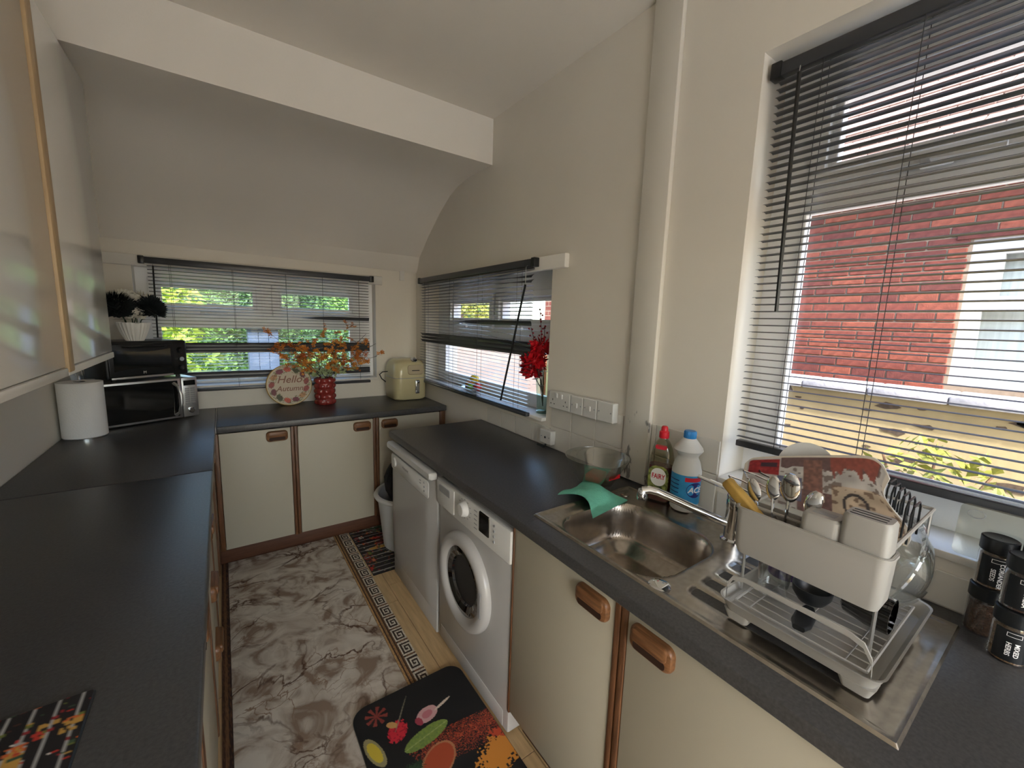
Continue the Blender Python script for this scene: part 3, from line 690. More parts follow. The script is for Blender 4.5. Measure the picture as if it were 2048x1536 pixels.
obj('grip', MB().loft([(w, .035, .012, 0), (w, .035, .012, .025), (w-.02, .026, .010, .034)], M=T(0, -.004, .774) @ FRONT), 'white_plastic', DW)
obj('maker_lettering', textmesh('Hotpoint', .022, lambda x, y: (x-.035, -.0268, y+.706)), 'black_plastic', DW, 0)
for i in range(3): obj('button', MB().lathe([(.005, 0), (.005, .003)], 10, M=T(.205, -.0255, .72-.02*i) @ FRONT), 'grey_plastic', DW)
for i in range(2): obj('indicator', MB().rbox(.150, .164, -.0275, -.025, .700+.014*i, .705+.014*i, .0008, 1), 'grey_plastic', DW)
obj('dial', MB().lathe([(.026, 0), (.026, .004), (.022, .009)], 24, M=T(-.19, -.025, .700) @ FRONT), 'white_plastic', DW)
obj('kick_plate', MB().rbox(-w/2+.002, w/2-.002, .0, .03, .0, .112, .006), 'white_enamel', DW)
# ------------------------------------------------------------------ washing machine
WM = thing('washing_machine', 'white front loading washing machine beside the sink cabinet', 'washing machine', (-.575, -1.977, F), -PI/2)
w = .572
obj('body', MB().rbox(-w/2, w/2, .0, .55, .012, .782, .010), 'white_enamel', WM)
obj('control_panel', MB().rbox(-w/2+.003, w/2-.003, -.012, .012, .662, .782, .006), 'white_plastic', WM)
dw = obj('detergent_drawer', MB().rbox(-w/2+.008, -.115, -.017, .0, .672, .776, .006), 'white_plastic', WM)
obj('drawer_grip', MB().loft([(.10, .034, .008, 0), (.094, .028, .006, .0025)], M=T(-.20, -.0165, .748) @ FRONT), 'grey_plastic', dw)
obj('dial', MB().lathe([(.031, 0), (.031, .006), (.026, .020), (.022, .023)], 28, M=T(-.028, -.012, .737) @ FRONT), 'white_plastic', WM)
for i in range(12):
    a = 2*PI*i/12; obj('programme_mark', MB().box(-.004, .004, 0, .0012, -.0012, .0012, T(-.028+.047*math.cos(a), -.0135, .737+.037*math.sin(a))), 'grey_plastic', WM)
for i in range(5): obj('function_mark', MB().box(.045, .066, -.0132, -.011, .692+.017*i, .695+.017*i), 'grey_plastic', WM)
obj('display', MB().loft([(.068, .078, .004, 0), (.066, .076, .004, .003)], M=T(.118, -.012, .737) @ FRONT), 'black_gloss', WM)
for i in range(4): obj('button', MB().lathe([(.005, 0), (.005, .003)], 10, M=T(.185, -.012, .700+.02*i) @ FRONT), 'grey_plastic', WM)
DC = T(-.035, 0, .428) @ FRONT
ring = [(.196, -.002), (.197, .012), (.190, .026), (.172, .034), (.150, .030), (.139, .018), (.137, .004)]
dd = obj('door', MB().lathe(ring, 56, False, False, M=DC), 'white_enamel', WM, 40)
obj('door_glass', MB().lathe([(.140, .016), (.120, .020), (.10, .010), (.085, -.02), (.06, -.045), (.001, -.055)], 48, False, True, M=DC), 'smoke', dd)
obj('gasket', MB().lathe([(.140, .012), (.128, .014), (.124, .000), (.118, .0005)], 48, False, False, M=DC), 'grey_plastic', dd)
obj('drum', MB().lathe([(.125, .0008), (.122, .0016), (.06, .0012), (.001, .0012)], 40, False, True, M=DC), 'black_plastic', WM)
obj('door_grip', MB().loft([(.020, .11, .008, 0), (.016, .10, .007, .004)], M=DC @ T(.163, 0, .031)), 'grey_plastic', dd)
obj('kick_panel', MB().rbox(-w/2+.03, w/2-.03, -.002, .006, .022, .085, .001), 'white_enamel', WM)
for s_ in (-1, 1): obj('foot', MB().lathe([(.02, 0), (.02, .012)], 12, M=T(s_*.24, .04, .0)), 'black_plastic', WM)
# ------------------------------------------------------------------ wall cupboards on the left
def wallcup(label, y0, y1, strip):
    t = thing('wall_cupboard', label, 'cupboard', (-1.68, (y0+y1)/2, 0), PI/2); w = y1-y0
    obj('carcass', MB().rbox(-w/2, w/2, .02, .298, 1.34, 2.318, .002, 1), 'cream_panel', t)
    obj('door', MB().rbox(-w/2+(strip if strip else .002), w/2-.002, 0, .018, 1.352, 2.316, .003), 'gloss_panel', t)
    obj('bottom_trim', MB().rbox(-w/2+.001, w/2-.001, -.004, .02, 1.328, 1.350, .003), 'trim_white', t)
    if strip: obj('edge_strip', MB().rbox(-w/2, -w/2+strip-.002, -.007, .0195, 1.336, 2.318, .005), 'oak_lit', t)
    return t
wallcup('glossy white wall cupboard ending above the kitchen roll, with wood strip coloured as lit', -1.655, -1.06, .05)
wallcup('glossy white wall cupboard next along from the wood strip coloured as lit', -2.30, -1.657, 0)
wallcup('glossy white wall cupboard above the spice patterned worktop mat', -2.95, -2.302, 0)

# ================================================================== rugs and mats
def hsh(*a):
    h = 2166136261
    for x in a: h = ((h ^ (int(x*1) & 0xffff)) * 16777619) & 0xffffffff; h ^= h >> 13; h = (h*1540483477) & 0xffffffff; h ^= h >> 15
    return h/4294967296.0
KEY = ["#########.", "#.......#.", "#.#####.#.", "#.#...#.#.", "#.#.#.#.#.", "#.#.###.#.", "#.#.....#.", "#.#######."]
def greek(u, v, n):
    """u across from the inner edge, v along; n repeats"""
    dark, tan, cream = (66, 44, 30), (176, 140, 92), (204, 196, 178)
    g = .82+.36*hsh(round(u*40), round(v*n*14))
    if u < .10: c = tan
    elif u < .17: c = dark
    elif u < .28: c = (150, 112, 70)
    elif u < .34: c = (44, 30, 24)
    elif u < .40: c = (104, 70, 44)
    else:
        a = (u-.40)/.60; r = int(a*len(KEY)*.999); q = int(((v*n) % 1)*10)
        c = cream if KEY[r][q] == '#' else (54, 38, 28)
        if (v*n) % 1 > .9 and a > .2: c = (110, 74, 46)
    return tuple(min(255, x*g) for x in c)
rug = thing('rug', 'long marble patterned rug with greek key border down the aisle', 'rug', (0, 0, F))
obj('field', MB().rbox(-1.372, -.790, -3.9, -.508, 0.0005, .006, .002, 1), 'marble_rug', rug)
obj('backing', MB().rbox(-1.402, -.702, -3.9, -.508, 0.0005, .0052, .002, 1), 'joint_dark', rug)
paint('key_border', 44, 1500, lambda u, v: (-.790+.088*u, -.508-3.392*v, .0056), lambda u, v: greek(u, v, 36), 'print_rug', rug)
paint('edge_border', 12, 300, lambda u, v: (-1.402+.030*u, -.508-3.392*v, .0056), lambda u, v: [(70, 44, 28), (120, 84, 54), (52, 34, 26)][min(2, int(u*3))] if hsh(round(u*12), round(v*300)) > .3 else (96, 64, 40), 'print_rug', rug)
SPC = [(190, 52, 40), (206, 100, 46), (150, 34, 38), (112, 120, 52), (196, 150, 70), (226, 220, 210), (92, 50, 40), (60, 88, 60)]
def spoons(u, v, n=15, seed=0):
    base = (26, 22, 24); k_ = int(v*n); f = v*n-k_-.5; uc = .2+.6*hsh(k_, 3+seed); L_ = .13+.05*hsh(k_, 5)
    c = base
    if abs(f) < .07: c = (170, 168, 164)
    d = ((u-uc)/L_)**2+(f/.44)**2
    if d < 1.15: c = (176, 172, 166)
    if d < .8: c = SPC[int(hsh(k_, 7+seed)*len(SPC))]
    u2 = (u+.5*hsh(k_, 11)) % .42
    if u2 < .09 and abs(f) < .42 and hsh(round(u*60), round(v*90), seed) > .45: c = SPC[int(hsh(round(u*9), k_, 2)*len(SPC))]
    if hsh(round(u*80), round(v*80), seed+2) > .93: c = SPC[int(hsh(round(u*80), round(v*80))*len(SPC))]
    return c
def flatmat(name, label, cat, x0, x1, y0, y1, z, th, r, col, nu, nv):
    t = thing(name, label, cat, ((x0+x1)/2, (y0+y1)/2, z)); w, h = x1-x0, y1-y0
    obj('pad', MB().loft([(w, h, r, .0003), (w, h, r, th-.002), (w-.004, h-.004, r, th)], 8), 'black_plastic', t)
    def pos(u, v):
        x, y = (u-.5)*(w-.004), (.5-v)*(h-.004); ax, ay = abs(x)-(w/2-.002-r), abs(y)-(h/2-.002-r)
        if ax > 0 and ay > 0:
            q = math.hypot(ax, ay)
            if q > r: x = math.copysign(w/2-.002-r+ax*r/q, x); y = math.copysign(h/2-.002-r+ay*r/q, y)
        return (x, y, th+.0006)
    paint('printed_top', nu, nv, pos, lambda u, v: col(u, v, (u-.5)*w+(x0+x1)/2, (.5-v)*h+(y0+y1)/2), 'print_matte', t)
    return t
flatmat('kitchen_mat', 'dark mat printed with spoons of spices under the laundry basket', 'mat', -.692, -.02, -1.075, -.51, F+.0005, .005, .004, lambda u, v, x, y: spoons(u, v, 13, 1), 120, 120)
flatmat('worktop_mat', 'dark mat printed with red spices lying on the left worktop', 'mat', -1.94, -1.523, -2.74, -2.425, WT+.0005, .004, .004, lambda u, v, x, y: spoons(v, u, 16, 5), 110, 110)
def ell(x, y, cx, cy, a, b, ang):
    dx, dy = x-cx, y-cy; c, s = math.cos(ang), math.sin(ang); return ((dx*c+dy*s)/a)**2+((-dx*s+dy*c)/b)**2
def spicemat(u, v, x, y):
    c = (22, 22, 24); n1 = hsh(round(x*420), round(y*420)); n2 = hsh(round(x*160), round(y*160), 3)
    pd = (y+2.185)+.10*(x+.62)                                   # drifts of powder
    if x > -.84-.06*n2 and -.07 < pd < .05 and n1 > .30+8*abs(pd)-.5*(x+.70): c = (150, 58, 40) if n2 > .35 else (180, 84, 52)
    if ell(x, y, -.63, -2.30, .085, .055, .4) < 1.2*n2+.35: c = (206, 134, 52)
    if ell(x, y, -.60, -2.24, .05, .02, -.6) < n2: c = (188, 72, 44)
    e = ell(x, y, -.815, -2.215, .066, .046, .55)
    if e < 1.15: c = (176, 120, 84)
    if e < .9: c = (170, 74, 44)
    e = ell(x, y, -.815, -2.115, .085, .030, -.35+.5)           # leaf
    if e < 1: c = (104+24*n2, 128+20*n2, 66) if ell(x, y, -.815, -2.115, .2, .0018, .15) > 1 else (150, 164, 100)
    e = ell(x, y, -.782, -2.040, .042, .029, .25)               # garlic clove
    if e < 1: c = (206, 160, 158) if e > .25 else (190, 116, 122)
    if ell(x, y, -.818, -2.052, .012, .018, .3) < 1: c = (160, 60, 76)
    if ell(x, y, -.716, -2.030, .040, .005, .3) < 1: c = (214, 196, 178)
    if ell(x, y, -.896, -2.045, .036+.014*n2, .034, .9) < 1-.2*n1: c = (206, 40, 56) if n2 > .3 else (168, 24, 44)
    if ell(x, y, -.905, -2.012, .012, .020, .9) < 1: c = (196, 150, 90)
    if ell(x, y, -.862, -1.985, .075, .0022, .95) < 1: c = (132, 126, 104)
    rr_, aa = math.hypot(x+.942, y+1.948), math.atan2(y+1.948, x+.942)
    if rr_ < .040 and abs(math.sin(4*aa)) > .72*min(1, rr_/.02): c = (140, 58, 50)
    e = ell(x, y, -.985, -2.075, .024, .062, .25)
    if e < 1: c = (206, 182, 60) if e < .5 else (150, 140, 100)
    if ell(x, y, -.90, -2.20, .05, .03, .2) < n1: c = (44, 70, 46)
    return c
flatmat('kitchen_mat', 'black rounded mat printed with garlic, basil leaf and spice powder', 'mat', -1.018, -.583, -2.62, -1.885, F+.0065, .012, .055, spicemat, 190, 300)

# ================================================================== things on the left corner worktop
kr = thing('kitchen_roll', 'white kitchen roll standing on a metal holder beside the microwave', 'kitchen roll', (-1.892, -.525, WT+.0005))
obj('base', MB().lathe([(.078, 0), (.078, .006), (.07, .009)], 36), 'chrome', kr)
m = MB(); m.lathe([(.020, .0095), (.080, .0095), (.0805, .012), (.0805, .268), (.080, .270), (.020, .270)], 40, False, False); obj('paper_roll', m, 'paper', kr)
obj('rod', MB().tube([(0, 0, .008), (0, 0, .30)], .005, 8).tube([(-.012, 0, .30), (-.012, .0, .325), (.012, 0, .325), (.012, 0, .30)], .003, 6), 'chrome', kr)
mw = thing('microwave', 'silver microwave oven with black door below the toaster oven', 'microwave', (-1.6585, -.327, WT+.0005), math.radians(25.7)); w = .43; H = .238
obj('body', MB().rbox(-w/2, w/2, .012, .25, .008, H, .006), 'silver', mw)
for s_ in (-1, 1): obj('foot', MB().lathe([(.012, 0), (.012, .009)], 12, M=T(s_*.17, .05, 0)), 'black_plastic', mw)
d_ = obj('door', MB().rbox(-w/2, .135, -.006, .012, .008, H, .004), 'silver', mw)
obj('door_glass', MB().loft([(.325, .206, .004, 0), (.323, .204, .004, .0015)], M=T(-.043, -.006, .123) @ FRONT), 'black_gloss', d_)
obj('handle', MB().tube([(.100, -.006, .212), (.110, -.032, .195), (.118, -.042, .15), (.118, -.042, .10), (.110, -.032, .045), (.100, -.006, .028)], .0085, 10), 'silver', d_)
cp = obj('control_panel', MB().rbox(.137, w/2, -.008, .012, .008, H, .004), 'silver', mw)
obj('display', MB().rbox(.146, w/2-.010, -.0095, -.007, .192, .222, .001, 1), 'black_gloss', cp)
for i in range(8):
    for j in range(2): obj('button', MB().rbox(.150+.028*j, .172+.028*j, -.0105, -.007, .082+.0125*i, .090+.0125*i, .001, 1), 'grey_plastic', cp)
obj('dial', MB().lathe([(.016, 0), (.016, .010), (.013, .013)], 24, M=T(.176, -.008, .046) @ FRONT), 'chrome', cp)
ov = thing('toaster_oven', 'black mini oven stacked on top of the microwave', 'oven', (-1.660, -.292, WT+H+.0012), math.radians(33)); w = .385
obj('body', MB().rbox(-w/2, w/2, .0, .215, .012, .212, .014, 3), 'black_plastic', ov)
for s_ in (-1, 1):
    for yy in (.03, .18): obj('foot', MB().lathe([(.012, 0), (.010, .013)], 10, M=T(s_*.15, yy, 0)), 'black_plastic', ov)
dd = obj('door', MB().rbox(-w/2+.012, .118, -.010, .002, .028, .200, .006), 'black_plastic', ov)
wp = [(-.16, .056)]+[(-.16+.26*i/12, .056+.014*math.sin(PI*i/12)) for i in range(1, 12)]+[(.10, .056), (.10, .170)]+[(.10-.26*i/12, .170-.014*math.sin(PI*i/12)) for i in range(1, 12)]+[(-.16, .170)]
obj('window_pane', MB().prism(wp, 0, .0015, T(0, -.0102, 0) @ FRONT), 'black_gloss', dd)
obj('grip', MB().tube([(-.12, -.012, .186), (-.10, -.028, .184), (.06, -.028, .184), (.08, -.012, .186)], .006, 8), 'black_plastic', dd)
obj('maker_mark', textmesh('M', .02, lambda x, y: (x-.03, -.0122, y+.044)), 'white_print', dd, 0)
obj('crumb_tray', MB().rbox(-w/2+.02, .11, -.008, .05, .014, .025, .002), 'silver', ov)
for i, zz in enumerate((.155, .105, .055)): obj('dial', MB().lathe([(.017, 0), (.017, .004), (.012, .016)], 20, M=T(.153, .0, zz) @ FRONT), 'chrome' if i == 1 else 'black_plastic', ov)
VO = Vector((-1.714, -.265, WT+H+.0012+.2125))
vs = thing('vase', 'white ribbed ceramic vase on top of the mini oven', 'vase', VO)
def ribbed(prof, n, amp, ribs):
    m = MB(); m.rings([[((r+amp*math.cos(ribs*2*PI*k_/n))*math.cos(2*PI*k_/n), (r+amp*math.cos(ribs*2*PI*k_/n))*math.sin(2*PI*k_/n), z) for k_ in range(n)] for r, z in prof], True, False); return m
obj('pot', ribbed([(.036, 0), (.040, .006), (.056, .045), (.067, .08), (.071, .098), (.067, .098), (.060, .07), (.045, .03)], 96, .0015, 24), 'ceramic_white', vs)
def petalhead(n, r, size, rg, up=.0, wide=.5, cup=.35):
    m = MB()
    for i in range(n):
        z = 1-(1+up)*0-(1.55)*(i+.5)/n; z = max(-.95, z); a = i*2.39996; s = math.sqrt(max(0, 1-z*z)); d = Vector((s*math.cos(a), s*math.sin(a), z))
        t = d.orthogonal().normalized(); b = d.cross(t); L_ = size*rg.uniform(.8, 1.2); o = d*r*rg.uniform(.45, .62)
        tip = o+d*L_; w_ = wide*L_
        m.add([o, o+d*L_*.5+t*w_*.5+b*cup*w_*.4, tip, o+d*L_*.5-t*w_*.5+b*cup*w_*.4], [(0, 1, 2), (0, 2, 3)])
    m.ball((0, 0, 0), r*.55)
    return m
def flower(name, label, group, base, head, r, mat, n, size, seed, wide=.5, stem='leaf_dark', lf=True, tilt=0):
    t = thing(name, label, 'flower', base, 0, group); rg = random.Random(seed); h = Vector(head)-Vector(base)
    o = obj('petals', petalhead(n, r, size, rg, wide=wide), mat, t, 0); o.location = h; o.rotation_euler = (tilt, 0, seed)
    obj('stem', MB().tube([(0, 0, 0), (h.x*.25, h.y*.25, h.z*.55), tuple(h)], .0025, 6), stem, t)
    if lf:
        lm = MB()
        for k_ in range(3):
            a = rg.uniform(0, 6.28); L_ = .045; p = Vector((h.x*.5, h.y*.5, h.z*.62)); d = Vector((math.cos(a), math.sin(a), -.1)); s = Vector((-d.y, d.x, 0))
            lm.add([p, p+d*L_*.5+s*.014, p+d*L_, p+d*L_*.5-s*.014], [(0, 1, 2), (0, 2, 3)])
        obj('leaf', lm, 'leaf_dark', t, 0)
    return t
def VB(dx, dy): return (VO.x+dx, VO.y+dy, VO.z+.03)
flower('artificial_flower', 'large near-black chrysanthemum in the white vase, beside the wall cupboard', None, VB(-.015, -.01), (-1.775, -.305, 1.522), .088, 'petal_dark', 420, .044, 1)
flower('artificial_flower', 'smaller near-black chrysanthemum in the white vase, beside the blind wand', None, VB(.02, -.01), (-1.640, -.275, 1.522), .070, 'petal_dark', 340, .038, 2)
flower('artificial_flower', 'white chrysanthemum rising above the large dark flower in the white vase', None, VB(0, .01), (-1.735, -.235, 1.565), .050, 'petal_white', 120, .036, 3, .8)
flower('artificial_flower', 'white chrysanthemum rising beside the smaller dark flower in the white vase', None, VB(.01, .0), (-1.675, -.25, 1.562), .048, 'petal_white', 120, .036, 4, .8)
flower('artificial_flower', 'white bloom speckled behind the large dark chrysanthemum in the white vase', None, VB(-.02, .01), (-1.805, -.25, 1.555), .040, 'petal_white', 90, .030, 5, .7)
flower('artificial_flower', 'white bloom hanging between the two dark chrysanthemums', None, VB(.0, -.02), (-1.690, -.31, 1.49), .030, 'petal_white', 70, .026, 6, .8)

# ================================================================== things on the worktop below the garden window
pl = thing('round_plaque', 'round wooden plaque with autumn fruit border leaning on the wall below the window', 'plaque', (-.962, -.122, WT+.0005)); R_ = .142
LM = RX(math.radians(-7))
obj('disc', MB().lathe([(R_-.004, -.006), (R_, -.003), (R_, .003), (R_-.004, .006)], 56, M=LM @ T(0, 0, R_) @ FRONT), 'wood_yellow', pl)
def plaque(u, v):
    r, a = u*1.0, v*2*PI; c = (196, 182, 160)
    x, y = r*math.cos(a), r*math.sin(a)
    if r > .955: return (206, 194, 160)
    for k_ in range(13):
        aa = 2*PI*k_/13+.2; cxx, cyy = .78*math.cos(aa), .78*math.sin(aa)
        if ell(x, y, cxx, cyy, .17, .12, aa+1.2) < 1: return [(150, 70, 66), (112, 56, 62), (74, 84, 60), (196, 92, 70), (128, 60, 74), (186, 140, 96)][k_ % 6] if hsh(round(x*30), round(y*30)) > .12 else (90, 60, 52)
    if r > .62 and hsh(round(x*22), round(y*22), 4) > .72: return (120, 120, 84)
    return c
PM = LM @ T(0, -.0066, R_) 
paint('printed_face', 40, 120, lambda u, v: tuple(PM @ Vector((u*(R_-.005)*math.cos(2*PI*v), 0, u*(R_-.005)*math.sin(2*PI*v)))), plaque, 'print_matte', pl)
for s_, zz, sz in (('Hello', .036, .070), ('Autumn', -.026, .050)):
    obj('lettering', textmesh(s_, sz, lambda x, y, zz=zz: tuple(PM @ Vector((x, -.0012, y+zz))), bold=.0006, shear=.3), 'plaque_ink', pl, 0)
rv = thing('vase', 'red bubbled glass vase holding orange blossom branches', 'vase', (-.745, -.155, WT+.0005))
m = MB(); rs = []; HV = .188
for j in range(44):
    z = HV*j/43; ring = []
    for k_ in range(64):
        a = 2*PI*k_/64; row = z/HV*5; rowi = int(min(4.999, row)); bu = abs(math.sin(PI*(row-rowi)))*abs(math.sin(3.5*a+rowi*PI/2+rowi*.4))
        r = .060+.013*bu**.6
        ring.append((r*math.cos(a), r*math.sin(a), z))
    rs.append(ring)
rs += [[(.054*math.cos(2*PI*k_/64), .054*math.sin(2*PI*k_/64), z) for k_ in range(64)] for z in (HV, .02)]
obj('body', m.rings(rs, True, True), 'vase_red', rv, 60)
rg = random.Random(21)
def branch(tip, seed, group):
    t = thing('blossom_branch', 'orange blossom branch spreading out of the red bubbled vase', 'branch', (-.745, -.155, WT+.03), 0, group); rg = random.Random(seed)
    h = Vector(tip)-Vector((-.745, -.155, WT+.03)); m = MB(); bl_ = MB(); lv = MB()
    p0 = Vector((0, 0, 0)); p1 = Vector((h.x*.06, h.y*.06, .16)); p3 = h; p2 = p1+(p3-p1)*.55+Vector((0, 0, .02))
    main = [p0, p1, p1+(p2-p1)*.5, p2, p3]; m.tube(main, .0028, 6, taper=.4)
    ends = []
    for k_ in range(9):
        u = rg.uniform(.30, 1.0); b = p1+(p3-p1)*u; d = Vector((rg.uniform(-1, 1), rg.uniform(-.5, .5), rg.uniform(-.5, .9))).normalized()*rg.uniform(.03, .085)
        m.tube([b, b+d*.6, b+d], .0013, 5); ends += [b+d*.55, b+d*.8, b+d]
        if k_ < 5: ends.append(b)
    for e in ends:
        if e.z < .20: continue
        for q in range(rg.randint(1, 3)):
            c = e+Vector((rg.uniform(-1, 1), rg.uniform(-1, 1), rg.uniform(-1, 1)))*.012; s = rg.uniform(.007, .012); M = T(*c) @ RX(rg.uniform(0, 3)) @ RZ(rg.uniform(0, 3))
            for w_ in range(4):
                a = PI/2*w_; bl_.add([(0, 0, 0), (s*math.cos(a-.5), s*math.sin(a-.5), s*.4), (s*1.2*math.cos(a), s*1.2*math.sin(a), s*.5), (s*math.cos(a+.5), s*math.sin(a+.5), s*.4)], [(0, 1, 2, 3)], M)
    for k_ in range(26):
        u = rg.uniform(.10, .62); b = p1+(p3-p1)*u*.8; d = Vector((rg.uniform(-1, 1), rg.uniform(-.6, .6), rg.uniform(-.6, .8))).normalized(); s = Vector((-d.z, .2, d.x)); L_ = rg.uniform(.02, .036); b = b+d*.012
        lv.add([b, b+d*L_*.5+s*.007, b+d*L_, b+d*L_*.5-s*.007], [(0, 1, 2), (0, 2, 3)])
    obj('twig', m, 'twig', t); o = obj('blossom', bl_, 'petal_orange', t, 0); o['kind'] = 'stuff'; obj('leaf', lv, 'leaf_pale', t, 0)
for i, (x, z) in enumerate(((-1.07, 1.29), (-1.06, 1.385), (-.97, 1.35), (-.93, 1.25), (-.86, 1.37), (-.76, 1.39), (-.58, 1.45), (-.47, 1.40), (-.39, 1.33), (-.40, 1.24), (-.60, 1.30), (-.70, 1.29))):
    branch((x, -.165-.10*hsh(i, 4), z), 30+i, 'orange blossom branches in the red vase')
af = thing('air_fryer', 'cream air fryer with chrome handle in the corner below the windows', 'air fryer', (-.155, -.162, WT+.0005))
def afw(z): return 1.0 if z < .2 else 1-.30*((z-.2)/.13)**2
L_ = [(.235, .245, .05, 0), (.255, .268, .055, .012), (.260, .275, .06, .10), (.258, .272, .06, .165)]
obj('drawer', MB().loft(L_, 8, True, True, T(0, 0, .004)), 'air_fryer', af, 45)
U_ = [(.258, .272, .06, .171), (.256, .270, .06, .22), (.245, .255, .06, .262), (.218, .225, .06, .292), (.17, .18, .06, .306), (.09, .10, .04, .311)]
up_ = obj('housing', MB().loft(U_, 8, True, True, T(0, 0, .003)), 'air_fryer', af, 45)
obj('seam', MB().loft([(.252, .266, .058, .163), (.252, .266, .058, .176)], 8, True, True, T(0, 0, .003)), 'grey_plastic', af)
obj('handle', MB().rbox(-.017, .017, -.052, -.036, .055, .158, .006, 3, M=T(.035, -.112, 0)).rbox(-.014, .014, -.045, -.02, .128, .155, .004, M=T(.035, -.112, 0)), 'chrome', af)
obj('dial', MB().lathe([(.026, 0), (.025, .006), (.012, .010), (.010, .022), (.001, .022)], 20, M=T(.03, -.096, .305) @ RX(math.radians(28))), 'chrome', up_)
obj('timer_slot', MB().rbox(.0, .06, -.1415, -.130, .226, .232, .002), 'black_plastic', up_)
obj('control_panel', MB().loft([(.125, .075, .02, 0), (.121, .071, .02, .004)], M=T(.03, -.1335, .235) @ RX(math.radians(-9)) @ FRONT), 'fryer_panel', up_)
obj('power_cord', MB().tube([(-.125, .04, .21), (-.165, .05, .205), (-.185, .06, .185), (-.165, .075, .15), (-.128, .085, .12)], .004, 8), 'black_plastic', af)

# ================================================================== small window sill
gv = thing('vase', 'clear twisted glass vase with red flowers on the small window sill', 'vase', (.055, -1.618, 1.0445))
m = MB(); rs = []
for j in range(26):
    z = .255*j/25; tw = z*16; R0 = .030+.016*(z/.255)**1.5; rs.append([((R0+.003*math.cos(8*(2*PI*k_/48)+tw*2))*math.cos(2*PI*k_/48), (R0+.003*math.cos(8*(2*PI*k_/48)+tw*2))*math.sin(2*PI*k_/48), z) for k_ in range(48)])
obj('body', m.rings(rs, True, False), 'glass_green', gv, 60)
obj('foot', MB().lathe([(.036, 0), (.036, .012), (.026, .018)], 24), 'glass_green', gv)
for i, (y, z, x, r) in enumerate(((-1.615, 1.385, .03, .055), (-1.60, 1.32, .0, .055), (-1.535, 1.345, .02, .045), (-1.565, 1.265, .01, .050))):
    flower('artificial_flower', ['topmost deep red flower in the twisted glass vase', 'deep red flower in the middle of the bunch in the glass vase', 'deep red flower reaching towards the damaged blind', 'lowest deep red flower hanging over the glass vase'][i], 'red flowers in the glass vase', (.055, -1.618, 1.08), (x, y, z), r*.72, 'petal_red', 60, r*.95, 60+i, .62)
for i, (y, z) in enumerate(((-1.49, 1.49), (-1.56, 1.59), (-1.605, 1.50))):
    t = thing('berry_twig', ['berry twig leaning furthest towards the damaged blind', 'tallest twig of dark red berries in the glass vase', 'short upright twig of dark red berries above the red flowers'][i], 'twig', (.055, -1.618, 1.10), 0, 'berry twigs in the glass vase'); h = Vector((0, y+1.618, z-1.10))
    obj('stem', MB().tube([(0, 0, 0), (0, h.y*.25, h.z*.5), tuple(h)], .0016, 5), 'twig', t); bm_ = MB()
    for k_ in range(14):
        u = .55+.45*k_/13; p = Vector((0, h.y*(.25+(u-.5)*1.5), h.z*u)); bm_.ball((p.x+rg.uniform(-.012, .012), p.y+rg.uniform(-.016, .016), p.z+rg.uniform(-.008, .008)), .0055, n=8, m=5)
    obj('berries', bm_, 'berry_red', t)
fd = obj('dish', MB().lathe([(.03, 0), (.05, .004), (.085, .030), (.088, .034), (.083, .033), (.05, .010), (.001, .008)], 32, True, False), 'glass'); fd.location = (.055, -.885, 1.0445); tag(fd, 'shallow glass dish of fruit on the small window sill', 'dish')
for i, (dx, dy, dz_, r, mt, nm, lb) in enumerate(((-.012, .045, .040, .032, 'fruit_orange', 'orange', 'orange in the glass dish on the window sill'), (.0, -.045, .038, .030, 'fruit_red', 'apple', 'red apple in the glass dish on the window sill'), (-.03, -.005, .036, .026, 'fruit_green', 'lime', 'green lime in the glass dish on the window sill'), (.0, .0, .088, .030, 'fruit_yellow', 'lemon', 'yellow lemon on top of the fruit in the glass dish'))):
    t = thing(nm, lb, 'fruit', (.055+dx, -.885+dy, 1.0445+dz_)); obj('flesh', MB().ball((0, 0, 0), r, sz=.92, sy=1.15 if nm == 'lemon' else 1, n=18, m=12), mt, t); obj('stalk', MB().tube([(0, 0, r*.88), (.002, 0, r*1.1)], .0016, 5), 'twig', t)

# ================================================================== sockets and switches
def plate(name, label, cat, y0, y1, z0, z1, kind, x=-.0065, th=.030):
    t = thing(name, label, cat, (x, (y0+y1)/2, (z0+z1)/2), -PI/2); w, h = y1-y0, z1-z0
    obj('back_box', MB().loft([(w, h, .003, 0), (w, h, .003, th-.008)], M=FRONT), 'white_plastic', t)
    obj('face_plate', MB().loft([(w, h, .004, th-.008), (w, h, .004, th-.003), (w-.006, h-.006, .004, th)], M=FRONT), 'white_plastic', t)
    def rock(x_, z_, a=.014, b=.022): obj('switch', MB().rbox(x_-a/2, x_+a/2, -th-.005, -th+.002, z_-b/2, z_+b/2, .002), 'white_plastic', t)
    def pins(cx_, cz_):
        for px, pz, a, b in ((0, .014, .004, .009), (-.012, -.006, .007, .004), (.012, -.006, .007, .004)): obj('pin_hole', MB().box(cx_+px-a/2, cx_+px+a/2, -th-.0005, -th+.001, cz_+pz-b/2, cz_+pz+b/2), 'black_plastic', t)
    def screw(x_): obj('screw', MB().lathe([(.0035, 0), (.003, .001)], 10, M=T(x_, -th, 0) @ FRONT), 'grey_plastic', t)
    if kind == 'double': rock(-.018, .024); rock(.018, .024); pins(-.045, -.012); pins(.045, -.012)
    if kind == 'switch': rock(0, 0); screw(-w/2+.012); screw(w/2-.012)
    if kind == 'blank': screw(-w/2+.012); screw(w/2-.012)
    if kind == 'outlet':
        screw(-w/2+.014); screw(w/2-.014); obj('flex_outlet', MB().lathe([(.006, 0), (.005, .002)], 12, M=T(0, -th, -.002) @ FRONT), 'black_plastic', t)
    return t
plate('socket', 'white double power socket between the small window and the switches', 'socket', -1.921, -1.773, 1.114, 1.195, 'double')
